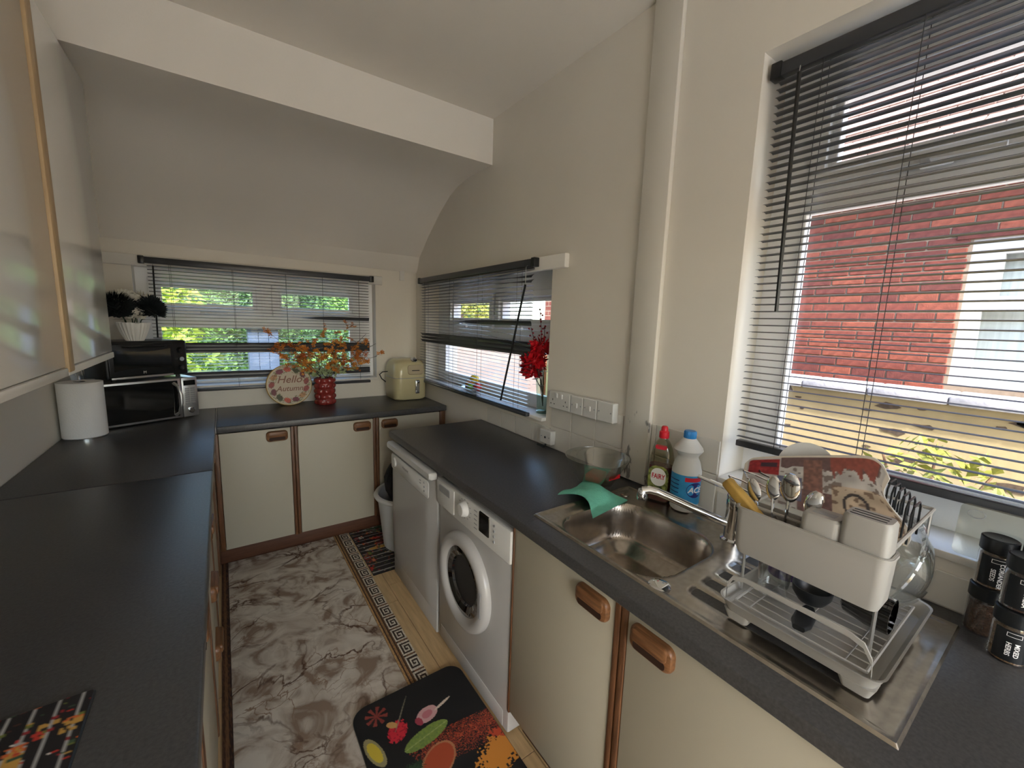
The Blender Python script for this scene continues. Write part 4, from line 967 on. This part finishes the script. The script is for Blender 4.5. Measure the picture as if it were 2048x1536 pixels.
plate('fused_switch', 'white fused switch plate next to the double socket', 'switch', -2.003, -1.925, 1.114, 1.196, 'switch')
plate('fused_switch', 'white fused switch plate next to the blank plate', 'switch', -2.086, -2.006, 1.114, 1.198, 'switch')
plate('blank_plate', 'blank white wall plate at the end of the switch row', 'wall plate', -2.178, -2.089, 1.116, 1.2, 'blank')
plate('flex_outlet', 'small white flex outlet box just above the worktop', 'socket', -1.800, -1.715, .924, .994, 'outlet')
obj_c = obj('appliance_cable', MB().tube([(-.03, -1.757, .923), (-.032, -1.757, .912), (-.036, -1.75, .906), (-.036, -1.70, .906)], .0045, 8), 'black_plastic'); tag(obj_c, 'short black cable under the flex outlet box', 'cable')

# ================================================================== around the sink
bo = thing('mixing_bowl', 'clear plastic bowl with pouring lip beside the teal cloth', 'bowl', (-.150, -2.212, WT+.0005))
prof_ = [(.058, 0), (.066, .004), (.088, .04), (.106, .08), (.118, .108), (.124, .110), (.123, .106), (.104, .076), (.085, .038), (.062, .006), (.001, .005)]
m = MB(); n_ = 56
def lip(k_, z): 
    d = math.cos(2*PI*k_/n_-math.radians(-115)); return 1+.16*max(0, d)**14*(z/.11)
m.rings([[(r*lip(k_, z)*math.cos(2*PI*k_/n_), r*lip(k_, z)*math.sin(2*PI*k_/n_), z) for k_ in range(n_)] for r, z in prof_], True, True)
obj('bowl', m, 'clear_plastic', bo, 60)
obj('measure_print', MB().rbox(-.03, .03, -.0935, -.0925, .045, .060, .0004, 1), 'petal_red', bo)
sg = thing('sponge', 'pink and green sponge lying inside the plastic bowl', 'sponge', (-.150, -2.212, WT+.0075), .4)
obj('foam', MB().rbox(-.042, .042, -.03, .03, .008, .036, .005), 'fruit_red', sg); obj('scourer', MB().rbox(-.042, .042, -.03, .03, 0, .008, .002), 'leaf_mid', sg)
A, B_, C_, D_ = (-.372, -2.240), (-.195, -2.205), (-.185, -2.400), (-.392, -2.432)
def clothpos(u, v):
    x = (A[0]*(1-u)+B_[0]*u)*(1-v)+(D_[0]*(1-u)+C_[0]*u)*v; y = (A[1]*(1-u)+B_[1]*u)*(1-v)+(D_[1]*(1-u)+C_[1]*u)*v
    x -= .045*math.sin(PI*v)*(1-u)*-1; 
    z = WT+.010+.030*math.sin(PI*min(1, v*1.2))*(.55+.45*math.cos((u-.45)*4))+.006*math.sin(u*9+v*3)-.018*max(0, v-.7)/.3*(1-u)
    return (x, y, max(z, WT+.0075))
m = MB(); n_ = 26
for off in (0, .0022): m.add([(p[0], p[1], p[2]+off) for p in [clothpos(i/n_, j/n_) for j in range(n_+1) for i in range(n_+1)]], [(j*(n_+1)+i, j*(n_+1)+i+1, (j+1)*(n_+1)+i+1, (j+1)*(n_+1)+i) for j in range(n_) for i in range(n_)])
tag(obj('dish_cloth', m, 'cloth_teal'), 'teal sponge cloth draped over the corner of the sink', 'cloth')
fb = thing('dish_soap', 'bottle of dark red washing up liquid with red cap', 'bottle', (-.075, -2.447, WT+.0065), math.radians(-72))
def ov_(L): return [(a, b, min(a, b)*.48, z) for a, b, z in L]
obj('bottle', MB().loft(ov_([(.080, .046, 0), (.088, .052, .008), (.090, .054, .06), (.086, .052, .13), (.080, .050, .16), (.066, .046, .19), (.045, .038, .212), (.028, .028, .222), (.026, .026, .228)]), 8), 'bottle_clear', fb, 60)
obj('liquid', MB().loft(ov_([(.078, .044, .002), (.085, .049, .009), (.087, .051, .06), (.083, .049, .128)]), 8), 'liquid', fb, 60)
obj('cap', MB().lathe([(.016, .226), (.017, .230), (.0165, .248), (.012, .252), (.011, .264), (.008, .268)], 20), 'red_plastic', fb)
lab = obj('front_label', MB().loft([(.070, .098, .026, 0), (.070, .098, .026, .0012)], M=T(0, -.0268, .080) @ FRONT), 'green_label', fb)
obj('label_oval', MB().loft([(.052, .064, .025, 0), (.052, .064, .025, .0008)], M=T(0, -.028, .090) @ FRONT), 'white_print', lab)
obj('lettering', textmesh('FAIRY', .019, lambda x, y: (x*.92, -.0293, y*1.3+.092), bold=.0005), 'red_print', lab, 0)
obj('neck_label', MB().loft([(.040, .016, .008, 0), (.040, .016, .008, .001)], M=T(0, -.0212, .196) @ RX(math.radians(-24)) @ FRONT), 'red_print', fb)
ab = thing('bleach_bottle', 'white bleach bottle with blue cap and blue label', 'bottle', (-.061, -2.535, WT+.0065), math.radians(-62))
bp_ = [(.040, 0), (.045, .006), (.046, .10), (.047, .135), (.040, .165), (.032, .182), (.034, .190), (.046, .206), (.044, .214), (.026, .238), (.018, .247), (.017, .252)]
obj('bottle', MB().lathe(bp_, 40), 'white_plastic', ab, 40)
obj('cap', ribbed([(.019, .246), (.0195, .248), (.0195, .266), (.017, .270), (.001, .270)], 60, .0005, 30), 'blue_plastic', ab)
def wrap(r, x, z): a = x/r; return (r*math.sin(a), -r*math.cos(a), z)
m = MB(); m.rings([[wrap(.0472, -.068+.136*k_/24, z) for k_ in range(25)] for z in (.030, .128)], False, False, closed=False); lab = obj('label', m, 'blue_label', ab, 60)
obj('red_band', MB().rings([[wrap(.0476, .0+.060*k_/12, z) for k_ in range(13)] for z in (.108, .122)], False, False, closed=False), 'red_print', lab, 60)
obj('logo_disc', MB().add([wrap(.0476, .036, .080)]+[wrap(.0476, .036+.030*math.cos(2*PI*k_/24), .080+.026*math.sin(2*PI*k_/24)) for k_ in range(24)], [(0, k_+1, (k_+1) % 24+1) for k_ in range(24)]), 'navy', lab, 60)
obj('lettering', textmesh('ACE', .026, lambda x, y: wrap(.0482, x+.036, y+.080), bold=.0008, shear=.25), 'white_print', lab, 0)
for i in range(5): obj('small_print', MB().rings([[wrap(.0476, -.058+.04*k_/6, z) for k_ in range(7)] for z in (.05+.014*i, .053+.014*i)], False, False, closed=False), 'navy', lab)

# ================================================================== dish rack and washing up
RZ0 = WT+.0065
rk = thing('dish_rack', 'white two tier dish rack with drip tray standing on the drainer', 'dish rack', (-.310, -3.020, RZ0))
TW, TD = .356, .272
tray = [(TW-.030, TD-.024, .02, .018), (TW-.012, TD-.010, .025, .034), (TW, TD, .028, .046), (TW+.004, TD+.004, .028, .048), (TW-.004, TD-.004, .026, .047), (TW-.016, TD-.014, .024, .034), (TW-.034, TD-.028, .02, .0215)]
obj('drip_tray', MB().loft(tray, 6, True, True), 'rack_plastic', rk, 40)
for sx in (-1, 1):
    for sy in (-1, 1): obj('tray_foot', MB().loft([(.030, .040, .008, 0), (.040, .055, .01, .020)], M=T(sx*.145, sy*.10, 0)), 'rack_plastic', rk)
wx0, wx1, wy0, wy1 = -.155, .225, -.105, .125                 # upper tier outline
lw_ = MB(); z = .040
lw_.tube([(-.150, -.110, z), (.150, -.110, z), (.150, .110, z), (-.150, .110, z), (-.150, -.110, z)], .0030, 6)
obj('lower_frame', lw_, 'rack_plastic', rk)
for i in range(13): obj('rack_wire', MB().tube([(-.148+.0247*i, -.110, z), (-.148+.0247*i, .110, z)], .0014, 5), 'silver', rk)
for i in range(3): obj('rack_wire', MB().tube([(-.150, -.08+.08*i, z+.0015), (.150, -.08+.08*i, z+.0015)], .0014, 5), 'silver', rk)
obj('front_rail', MB().rings([[(x, y, zz) for x, y, zz in r] for r in [[(-.168+dx, yy, zz+dz_) for dx, dz_ in ((0, -.005), (.003, -.005), (.003, .005), (0, .005))] for yy, zz in [(.122, .045), (.122, .075), (.112, .095), (.09, .102), (-.08, .102), (-.105, .094), (-.118, .072), (-.120, .045)]]]), 'rack_plastic', rk)
for nm, px in (('post', -.102), ('post', .218)):
    for py in (-.100, .122):
        obj(nm, MB().tube([(px, py, .042), (px-.008*(1 if px < 0 else -.5), py, .238)], .0032, 8), 'silver', rk)
ut = MB(); zu = .238; ut.tube([(-.108, -.103, zu), (.222, -.103, zu), (.222, .125, zu), (-.108, .125, zu), (-.108, -.103, zu)], .0038, 8)
obj('upper_frame', ut, 'rack_plastic', rk)
for i in range(6):
    yy = -.085+.04*i; obj('upper_wire', MB().tube([(-.108, yy, zu), (-.06, yy, zu-.048), (.17, yy, zu-.048), (.222, yy, zu)], .0014, 5), 'silver', rk)
for i in range(6):
    yy = -.098+.013*i; x0_ = .045+.026*i; x1_ = x0_+.075
    obj('plate_loop', MB().tube([(x0_, yy, zu-.03), (x0_+.004, yy, zu+.030), (x0_+.016, yy, zu+.042), (x1_-.016, yy, zu+.042), (x1_-.004, yy, zu+.030), (x1_, yy, zu-.03)], .0019, 6), 'black_plastic', rk)
for i in range(4):
    xx = -.05+.07*i; obj('end_loop', MB().tube([(xx, .125, zu), (xx, .190, zu+.012), (xx+.02, .21, zu+.02), (xx+.04, .190, zu+.012), (xx+.04, .125, zu)], .0022, 6), 'chrome', rk)
cb = thing('cutlery_holder', 'pale plastic cutlery holder hung on the dish rack front', 'cutlery holder', (-.426, -3.010, 1.049), -PI/2); w = .250
obj('box', MB().loft([(w-.016, .050, .014, 0), (w-.006, .058, .016, .015), (w, .062, .018, .098), (w, .062, .018, .100), (w-.006, .056, .015, .100), (w-.020, .046, .012, .006)], 6), 'rack_plastic', cb, 40)
obj('rim', MB().loft([(w+.004, .066, .019, .094), (w+.004, .066, .019, .099), (w-.002, .060, .017, .099), (w-.002, .060, .017, .094)], 6, False, False), 'rack_plastic', cb)
kb = obj('knife_block', MB().loft([(.070, .054, .012, .092), (.068, .052, .012, .150), (.062, .046, .012, .156)], M=T(.086, 0, 0)).loft([(.062, .054, .012, .092), (.060, .052, .012, .128), (.054, .046, .012, .133)], M=T(.022, 0, 0)), 'rack_plastic', cb)
for i in range(3): obj('knife_slot', MB().rbox(.060, .110, -.0145+.012*i, -.0120+.012*i, .1555, .1568, .0004, 1), 'black_plastic', kb)
obj('scissor_slot', MB().rbox(.004, .040, -.010, .008, .1325, .1338, .0004, 1), 'grey_plastic', kb)
UX = -.426
br_ = thing('wooden_brush', 'yellow wooden handled utensil leaning in the cutlery holder', 'utensil', (UX, -2.945, 1.058))
Mh = T(0, 0, .04) @ RX(math.radians(-38)) @ RY(math.radians(4)); Mh = T(0, -.005, .045) @ RX(-math.radians(52))
obj('ferrule', MB().loft([(.020, .018, .004, 0), (.022, .020, .004, .030)], M=Mh), 'black_plastic', br_); obj('handle', MB().loft([(.022, .022, .005, .029), (.026, .025, .006, .080), (.024, .023, .006, .125), (.018, .018, .005, .130)], M=Mh), 'wood_yellow', br_)
def spoon(dy, dx, zt, tilt, seed, label, mat='chrome', bowl=.016):
    t = thing('spoon', label, 'cutlery', (UX+dx, -3.010+dy, 1.058), 0, 'spoons in the cutlery holder'); M = RX(tilt[0]) @ RY(tilt[1])
    obj('stem', MB().tube([(0, 0, 0), (0, 0, zt-bowl)], .0028, 6, M=M), mat, t)
    obj('spoon_bowl', MB().ball((0, 0, zt), bowl, M=M, sx=.28, sy=.8, sz=1.4, n=14, m=10), mat, t)
for i, (dy, dx, zt, ta, tb) in enumerate(((.07, .008, .125, -.35, .1), (.055, -.01, .14, -.15, .2), (.045, .01, .155, .05, -.1), (.03, 0, .135, .2, .12), (.085, 0, .12, -.5, .05))): spoon(dy, dx, zt, (ta, tb), i, 'largest steel spoon standing bowl up in the cutlery holder' if i == 2 else 'small steel spoon standing bowl up in the cutlery holder', bowl=.018 if i != 2 else .022)
# printed board standing in the upper tier
bd = thing('chopping_board', 'printed city picture chopping board standing in the dish rack', 'board', (-.245, -2.945, 1.0985))
def bedge(u, v):
    """board face coordinates: u from far to near, v from bottom to top -> world Y offset, Z offset"""
    y = (.160*(1-u)-.112*u)*v+(.150*(1-u)-.172*u)*(1-v)
    top = .030+.080*u**.85; z = .004+(top+.045)*v
    if u > .8: y += -.012*math.sin(v*PI*2.2)*(u-.8)/.2; z -= .045*((u-.8)/.2)**3*v
    if u < .06: z -= .012*((.06-u)/.06)**2*v
    return y, z
def vnoise(x, y, k_=0):
    i, j = math.floor(x), math.floor(y); f, g = x-i, y-j; f, g = f*f*(3-2*f), g*g*(3-2*g)
    a, b, c, d = hsh(i, j, k_), hsh(i+1, j, k_), hsh(i, j+1, k_), hsh(i+1, j+1, k_); return (a*(1-f)+b*f)*(1-g)+(c*(1-f)+d*f)*g
def boardcol(u, v):
    n1 = vnoise(u*60, v*30, 1); n2 = vnoise(u*16, v*9, 2); n3 = vnoise(u*34, v*24, 3)
    c = (150+40*n2, 144+40*n2, 138+38*n2)
    if n3 > .72 and u > .28: c = (110, 98, 92)                                   # bare branches
    if .28 < u < .94 and v > .84-.10*n2: c = (84+20*n1, 66+14*n1, 64+14*n1)
    if .62 < u < .93 and v > .62+.22*vnoise(u*70, 0, 4): c = (116+24*n1, 62+14*n1, 54+10*n1)
    if .44 < u < .57 and v < .92: c = (96+40*n1, 70+26*n1, 62+22*n1)             # the clock tower
    if .40 < u < .62 and v < .40: c = (86+30*n1, 66+20*n1, 62+20*n1)
    if ell(u, v, .545, .30, .035, .09, 0) < 1: c = (186, 172, 156)
    if .26 < u < .43 and .15 < v < .58: c = (70+50*n2, 72+50*n2, 92+50*n2)
    if .03 < u < .27 and .58 < v < .93: c = (112+40*n1, 26+20*n1, 32+16*n1)      # the red bus
    if .12 < u < .25 and .76 < v < .86: c = (58, 42, 50)
    if u > .62 and v < .55: c = (158+36*n2, 142+30*n2, 122+26*n2) if n3 < .66 else (112, 92, 76)
    e = ell(u, v, .76, .30, .075, .17, 0)
    if .6 < e < 1: c = (60, 54, 54)
    if u > .975 or v > .97 or u < .02: c = (190, 180, 164)
    return c
def bpos(u, v, off):
    y, z = bedge(u, v); return (.06*(z/.12)+off, y, z)
BN = 70
m = MB(); per = [(i/20, 0) for i in range(20)]+[(1, i/20) for i in range(20)]+[(1-i/20, 1) for i in range(20)]+[(0, 1-i/20) for i in range(20)]
m.rings([[bpos(u, v, .0006) for u, v in per], [bpos(u, v, .0066) for u, v in per]], False, False)
gv_ = [bpos(i/20, j/20, .0066) for j in range(21) for i in range(21)]; m.add(gv_, [(j*21+i, j*21+i+1, (j+1)*21+i+1, (j+1)*21+i) for j in range(20) for i in range(20)])
obj('board', m, 'white_plastic', bd); paint('printed_face', 110, 80, lambda u, v: bpos(u, v, 0), boardcol, 'print_gloss', bd)
dp = obj('dinner_plate', MB().lathe([(.036, 0), (.04, .002), (.064, .010), (.066, .012), (.062, .012), (.036, .004), (.001, .003)], 40, M=RY(math.radians(-80))), 'ceramic_white'); dp.location = (-.135, -2.900, 1.099+.074); tag(dp, 'pale round plate standing behind the printed board in the rack', 'plate')
# washing up in the lower tier
zl = RZ0+.0435
tb_ = obj('glass_tumbler', MB().lathe([(.024, 0), (.027, .002), (.033, .085), (.0325, .085), (.026, .006), (.001, .005)], 28, True, True), 'glass'); tb_.location = (-.375, -2.945, zl); tag(tb_, 'clear glass tumbler in the lower tier of the dish rack', 'glass')
mg = thing('mug', 'purple and white mug behind the clear tumbler in the rack', 'mug', (-.295, -2.935, zl)); obj('cup', MB().lathe([(.028, 0), (.031, .004), (.031, .080), (.0285, .080), (.0275, .006), (.001, .005)], 28), 'white_plastic', mg)
obj('purple_band', MB().lathe([(.0313, .012), (.0313, .060)], 28, False, False), 'purple', mg); obj('yellow_dot', MB().lathe([(.006, 0), (.005, .0008)], 12, M=T(0, -.0312, .048) @ FRONT), 'yellow_print', mg)
obj('mug_handle', MB().tube([(.02, .024, .062), (.03, .042, .055), (.03, .042, .03), (.02, .024, .02)], .0035, 6), 'white_plastic', mg)
ld_ = thing('ladle', 'black ladle lying across the lower tier of the dish rack', 'utensil', (-.375, -3.015, zl+.004), math.radians(8))
obj('handle', MB().loft([(.020, .010, .004, 0), (.034, .012, .005, .02), (.034, .013, .005, .055), (.018, .010, .004, .085)], M=T(-.085, .0, .004) @ RY(PI/2) @ RZ(PI/2)), 'black_plastic', ld_)
obj('ladle_bowl', MB().lathe([(.006, .0), (.024, .006), (.034, .022), (.036, .038), (.034, .038), (.030, .022), (.018, .009), (.001, .006)], 28, M=T(.03, .004, .0)), 'black_plastic', ld_)
jr = obj('smoked_glass', MB().rings([[((r+.0008*math.cos(18*2*PI*k_/72))*math.cos(2*PI*k_/72), (r+.0008*math.cos(18*2*PI*k_/72))*math.sin(2*PI*k_/72), z) for k_ in range(72)] for r, z in ((.020, 0), (.026, .004), (.034, .04), (.034, .075), (.032, .075), (.031, .04), (.022, .006))], True, False, M=RX(math.radians(90)) @ RZ(.3)), 'smoke'); jr.location = (-.315, -3.052, zl+.036); tag(jr, 'ribbed smoked glass lying on its side in the dish rack', 'glass')
gb = obj('glass_bowl', MB().lathe([(.05, 0), (.062, .003), (.096, .034), (.110, .060), (.118, .063), (.118, .067), (.108, .066), (.093, .038), (.058, .007), (.001, .006)], 48, M=RX(math.radians(-62)) @ RZ(.4)), 'glass'); gb.location = (-.180, -3.122, zl+.056); gb.rotation_euler = (0, 0, math.radians(28)); tag(gb, 'large clear glass bowl tipped on edge at the rack end', 'bowl')

# ================================================================== spice jars and glass board
def jar(label, x, y, z, fill, word, rz, lid_print=False):
    t = thing('spice_jar', label, 'jar', (x, y, z), rz, 'spice jars stacked at the worktop end'); r = .0262
    obj('contents', MB().lathe([(r-.003, .003), (r-.0025, .005), (r-.0025, .066), (r-.004, .068)], 24), fill, t)
    obj('glass', MB().lathe([(r-.003, 0), (r, .003), (r, .070), (r-.003, .078)], 28), 'glass', t)
    obj('lid', ribbed([(r-.001, .076), (r+.0005, .078), (r+.0005, .104), (r-.002, .1055), (r-.004, .1045), (.001, .1045)], 60, .0003, 30), 'black_plastic', t)
    lab = obj('label_band', MB().rings([[wrap(r+.0004, -.026+.052*k_/14, zz) for k_ in range(15)] for zz in (.008, .070)], False, False, closed=False), 'black_plastic', t, 60)
    bx = MB(); 
    for (u0, u1, v0, v1) in ((-.010, .010, .058, .0588), (-.010, .010, .0652, .066), (-.010, -.0092, .058, .066), (.0092, .010, .058, .066)): bx.rings([[wrap(r+.0008, u0+(u1-u0)*k_/4, zz) for k_ in range(5)] for zz in (v0, v1)], False, False, closed=False)
    obj('label_frame', bx, 'white_print', lab)
    for i, wd in enumerate(word):
        off = (i-(len(word)-1)/2)*-.011
        obj('lettering', textmesh(wd, .0095, lambda x_, y_, off=off: wrap(r+.0009, y_-off*-1, .033-x_), bold=.0002), 'white_print', lab, 0)
    return t
jz = WT+.0005; A_ = math.radians(-78)
J = [((-.046, -3.216), 'spice_dark', ['CUMIN', 'SEEDS'], 'spice jar of dark seeds, lower jar beside the sink end'), ((-.112, -3.258), 'spice_brown', ['MIXED', 'HERBS'], 'spice jar lettered MIXED HERBS, lower jar furthest from the wall'), ((-.048, -3.272), 'spice_dark', ['PEPPER'], 'spice jar against the wall behind the mixed herbs jar')]
for (x, y), fl_, wd, lb in J: jar(lb, x, y, jz, fl_, wd, A_ if 'MIXED' in wd else A_+PI)
J2 = [((-.046, -3.218), 'spice_brown', ['CORIANDER', 'SEEDS'], 'spice jar lettered CORIANDER SEEDS on top of the dark seeds jar'), ((-.110, -3.260), 'spice_dark', ['PAPRIKA'], 'spice jar lettered PAPRIKA stacked on the mixed herbs jar'), ((-.048, -3.274), 'spice_brown', ['GINGER'], 'spice jar stacked against the wall behind the paprika jar')]
for (x, y), fl_, wd, lb in J2: jar(lb, x, y, jz+.106, fl_, wd, A_)
gbd = thing('glass_board', 'textured clear glass cutting board leaning on the sink window sill', 'board', (.006, -3.30, 1.0345))
bm_ = MB(); Mg = RY(math.radians(12)) @ RZ(-PI/2)
bm_.loft([(.30, .114, .012, 0), (.30, .114, .012, .005)], M=T(0, 0, .0585) @ Mg @ FRONT); obj('board', bm_, 'clear_plastic', gbd)
obj('hanging_hole', MB().tube([(.013*math.cos(2*PI*k_/20), .009*math.sin(2*PI*k_/20), .006) for k_ in range(21)], .0011, 5, M=T(0, 0, .0585) @ Mg @ FRONT @ T(-.125, .038, 0)), 'grey_plastic', gbd)

# ================================================================== laundry basket
lb_ = thing('laundry_basket', 'pale oval laundry basket on the floor between cabinets and dishwasher', 'basket', (-.345, -.825, F+.0062))
def oval(rx, ry, z, n=48): return [(rx*math.cos(2*PI*k_/n), ry*math.sin(2*PI*k_/n), z) for k_ in range(n)]
obj('tub', MB().rings([oval(.18, .155, 0), oval(.20, .175, .01), oval(.235, .215, .34), oval(.237, .217, .345), oval(.228, .208, .345), oval(.196, .172, .02), oval(.17, .145, .012)], True, True), 'basket', lb_)
obj('rim', MB().rings([oval(.232, .212, .332), oval(.252, .232, .334), oval(.258, .238, .345), oval(.252, .232, .356), oval(.232, .212, .358)], False, False), 'white_plastic', lb_, 60)
rg = random.Random(5)
for i in range(3):
    cl = MB(); cxx, cyy, rr0 = ((-.08, -.03, .125), (.07, .04, .12), (-.03, .06, .115))[i]
    rs = []
    for j in range(1, 12):
        th = PI*j/12; rs.append([(rr0*math.sin(th)*(1+.16*math.sin(3*a+i*2+j*.5)+.1*math.sin(7*a+j))*math.cos(a), rr0*math.sin(th)*(1+.16*math.sin(3*a+i*2+j*.5)+.1*math.sin(5*a-j))*math.sin(a), -.95*rr0*math.cos(th)*(1.3 if i == 0 else 1)) for a in [2*PI*k_/28 for k_ in range(28)]])
    o = obj('folded_garment', cl.rings(rs), 'clothes'); o.location = (-.345+cxx, -.825+cyy, (.50, .36, .20)[i]); tag(o, ['crumpled black garment heaped above the laundry basket rim', 'black garment lying in the middle of the laundry basket', 'black garment at the bottom of the laundry basket'][i], 'clothes')
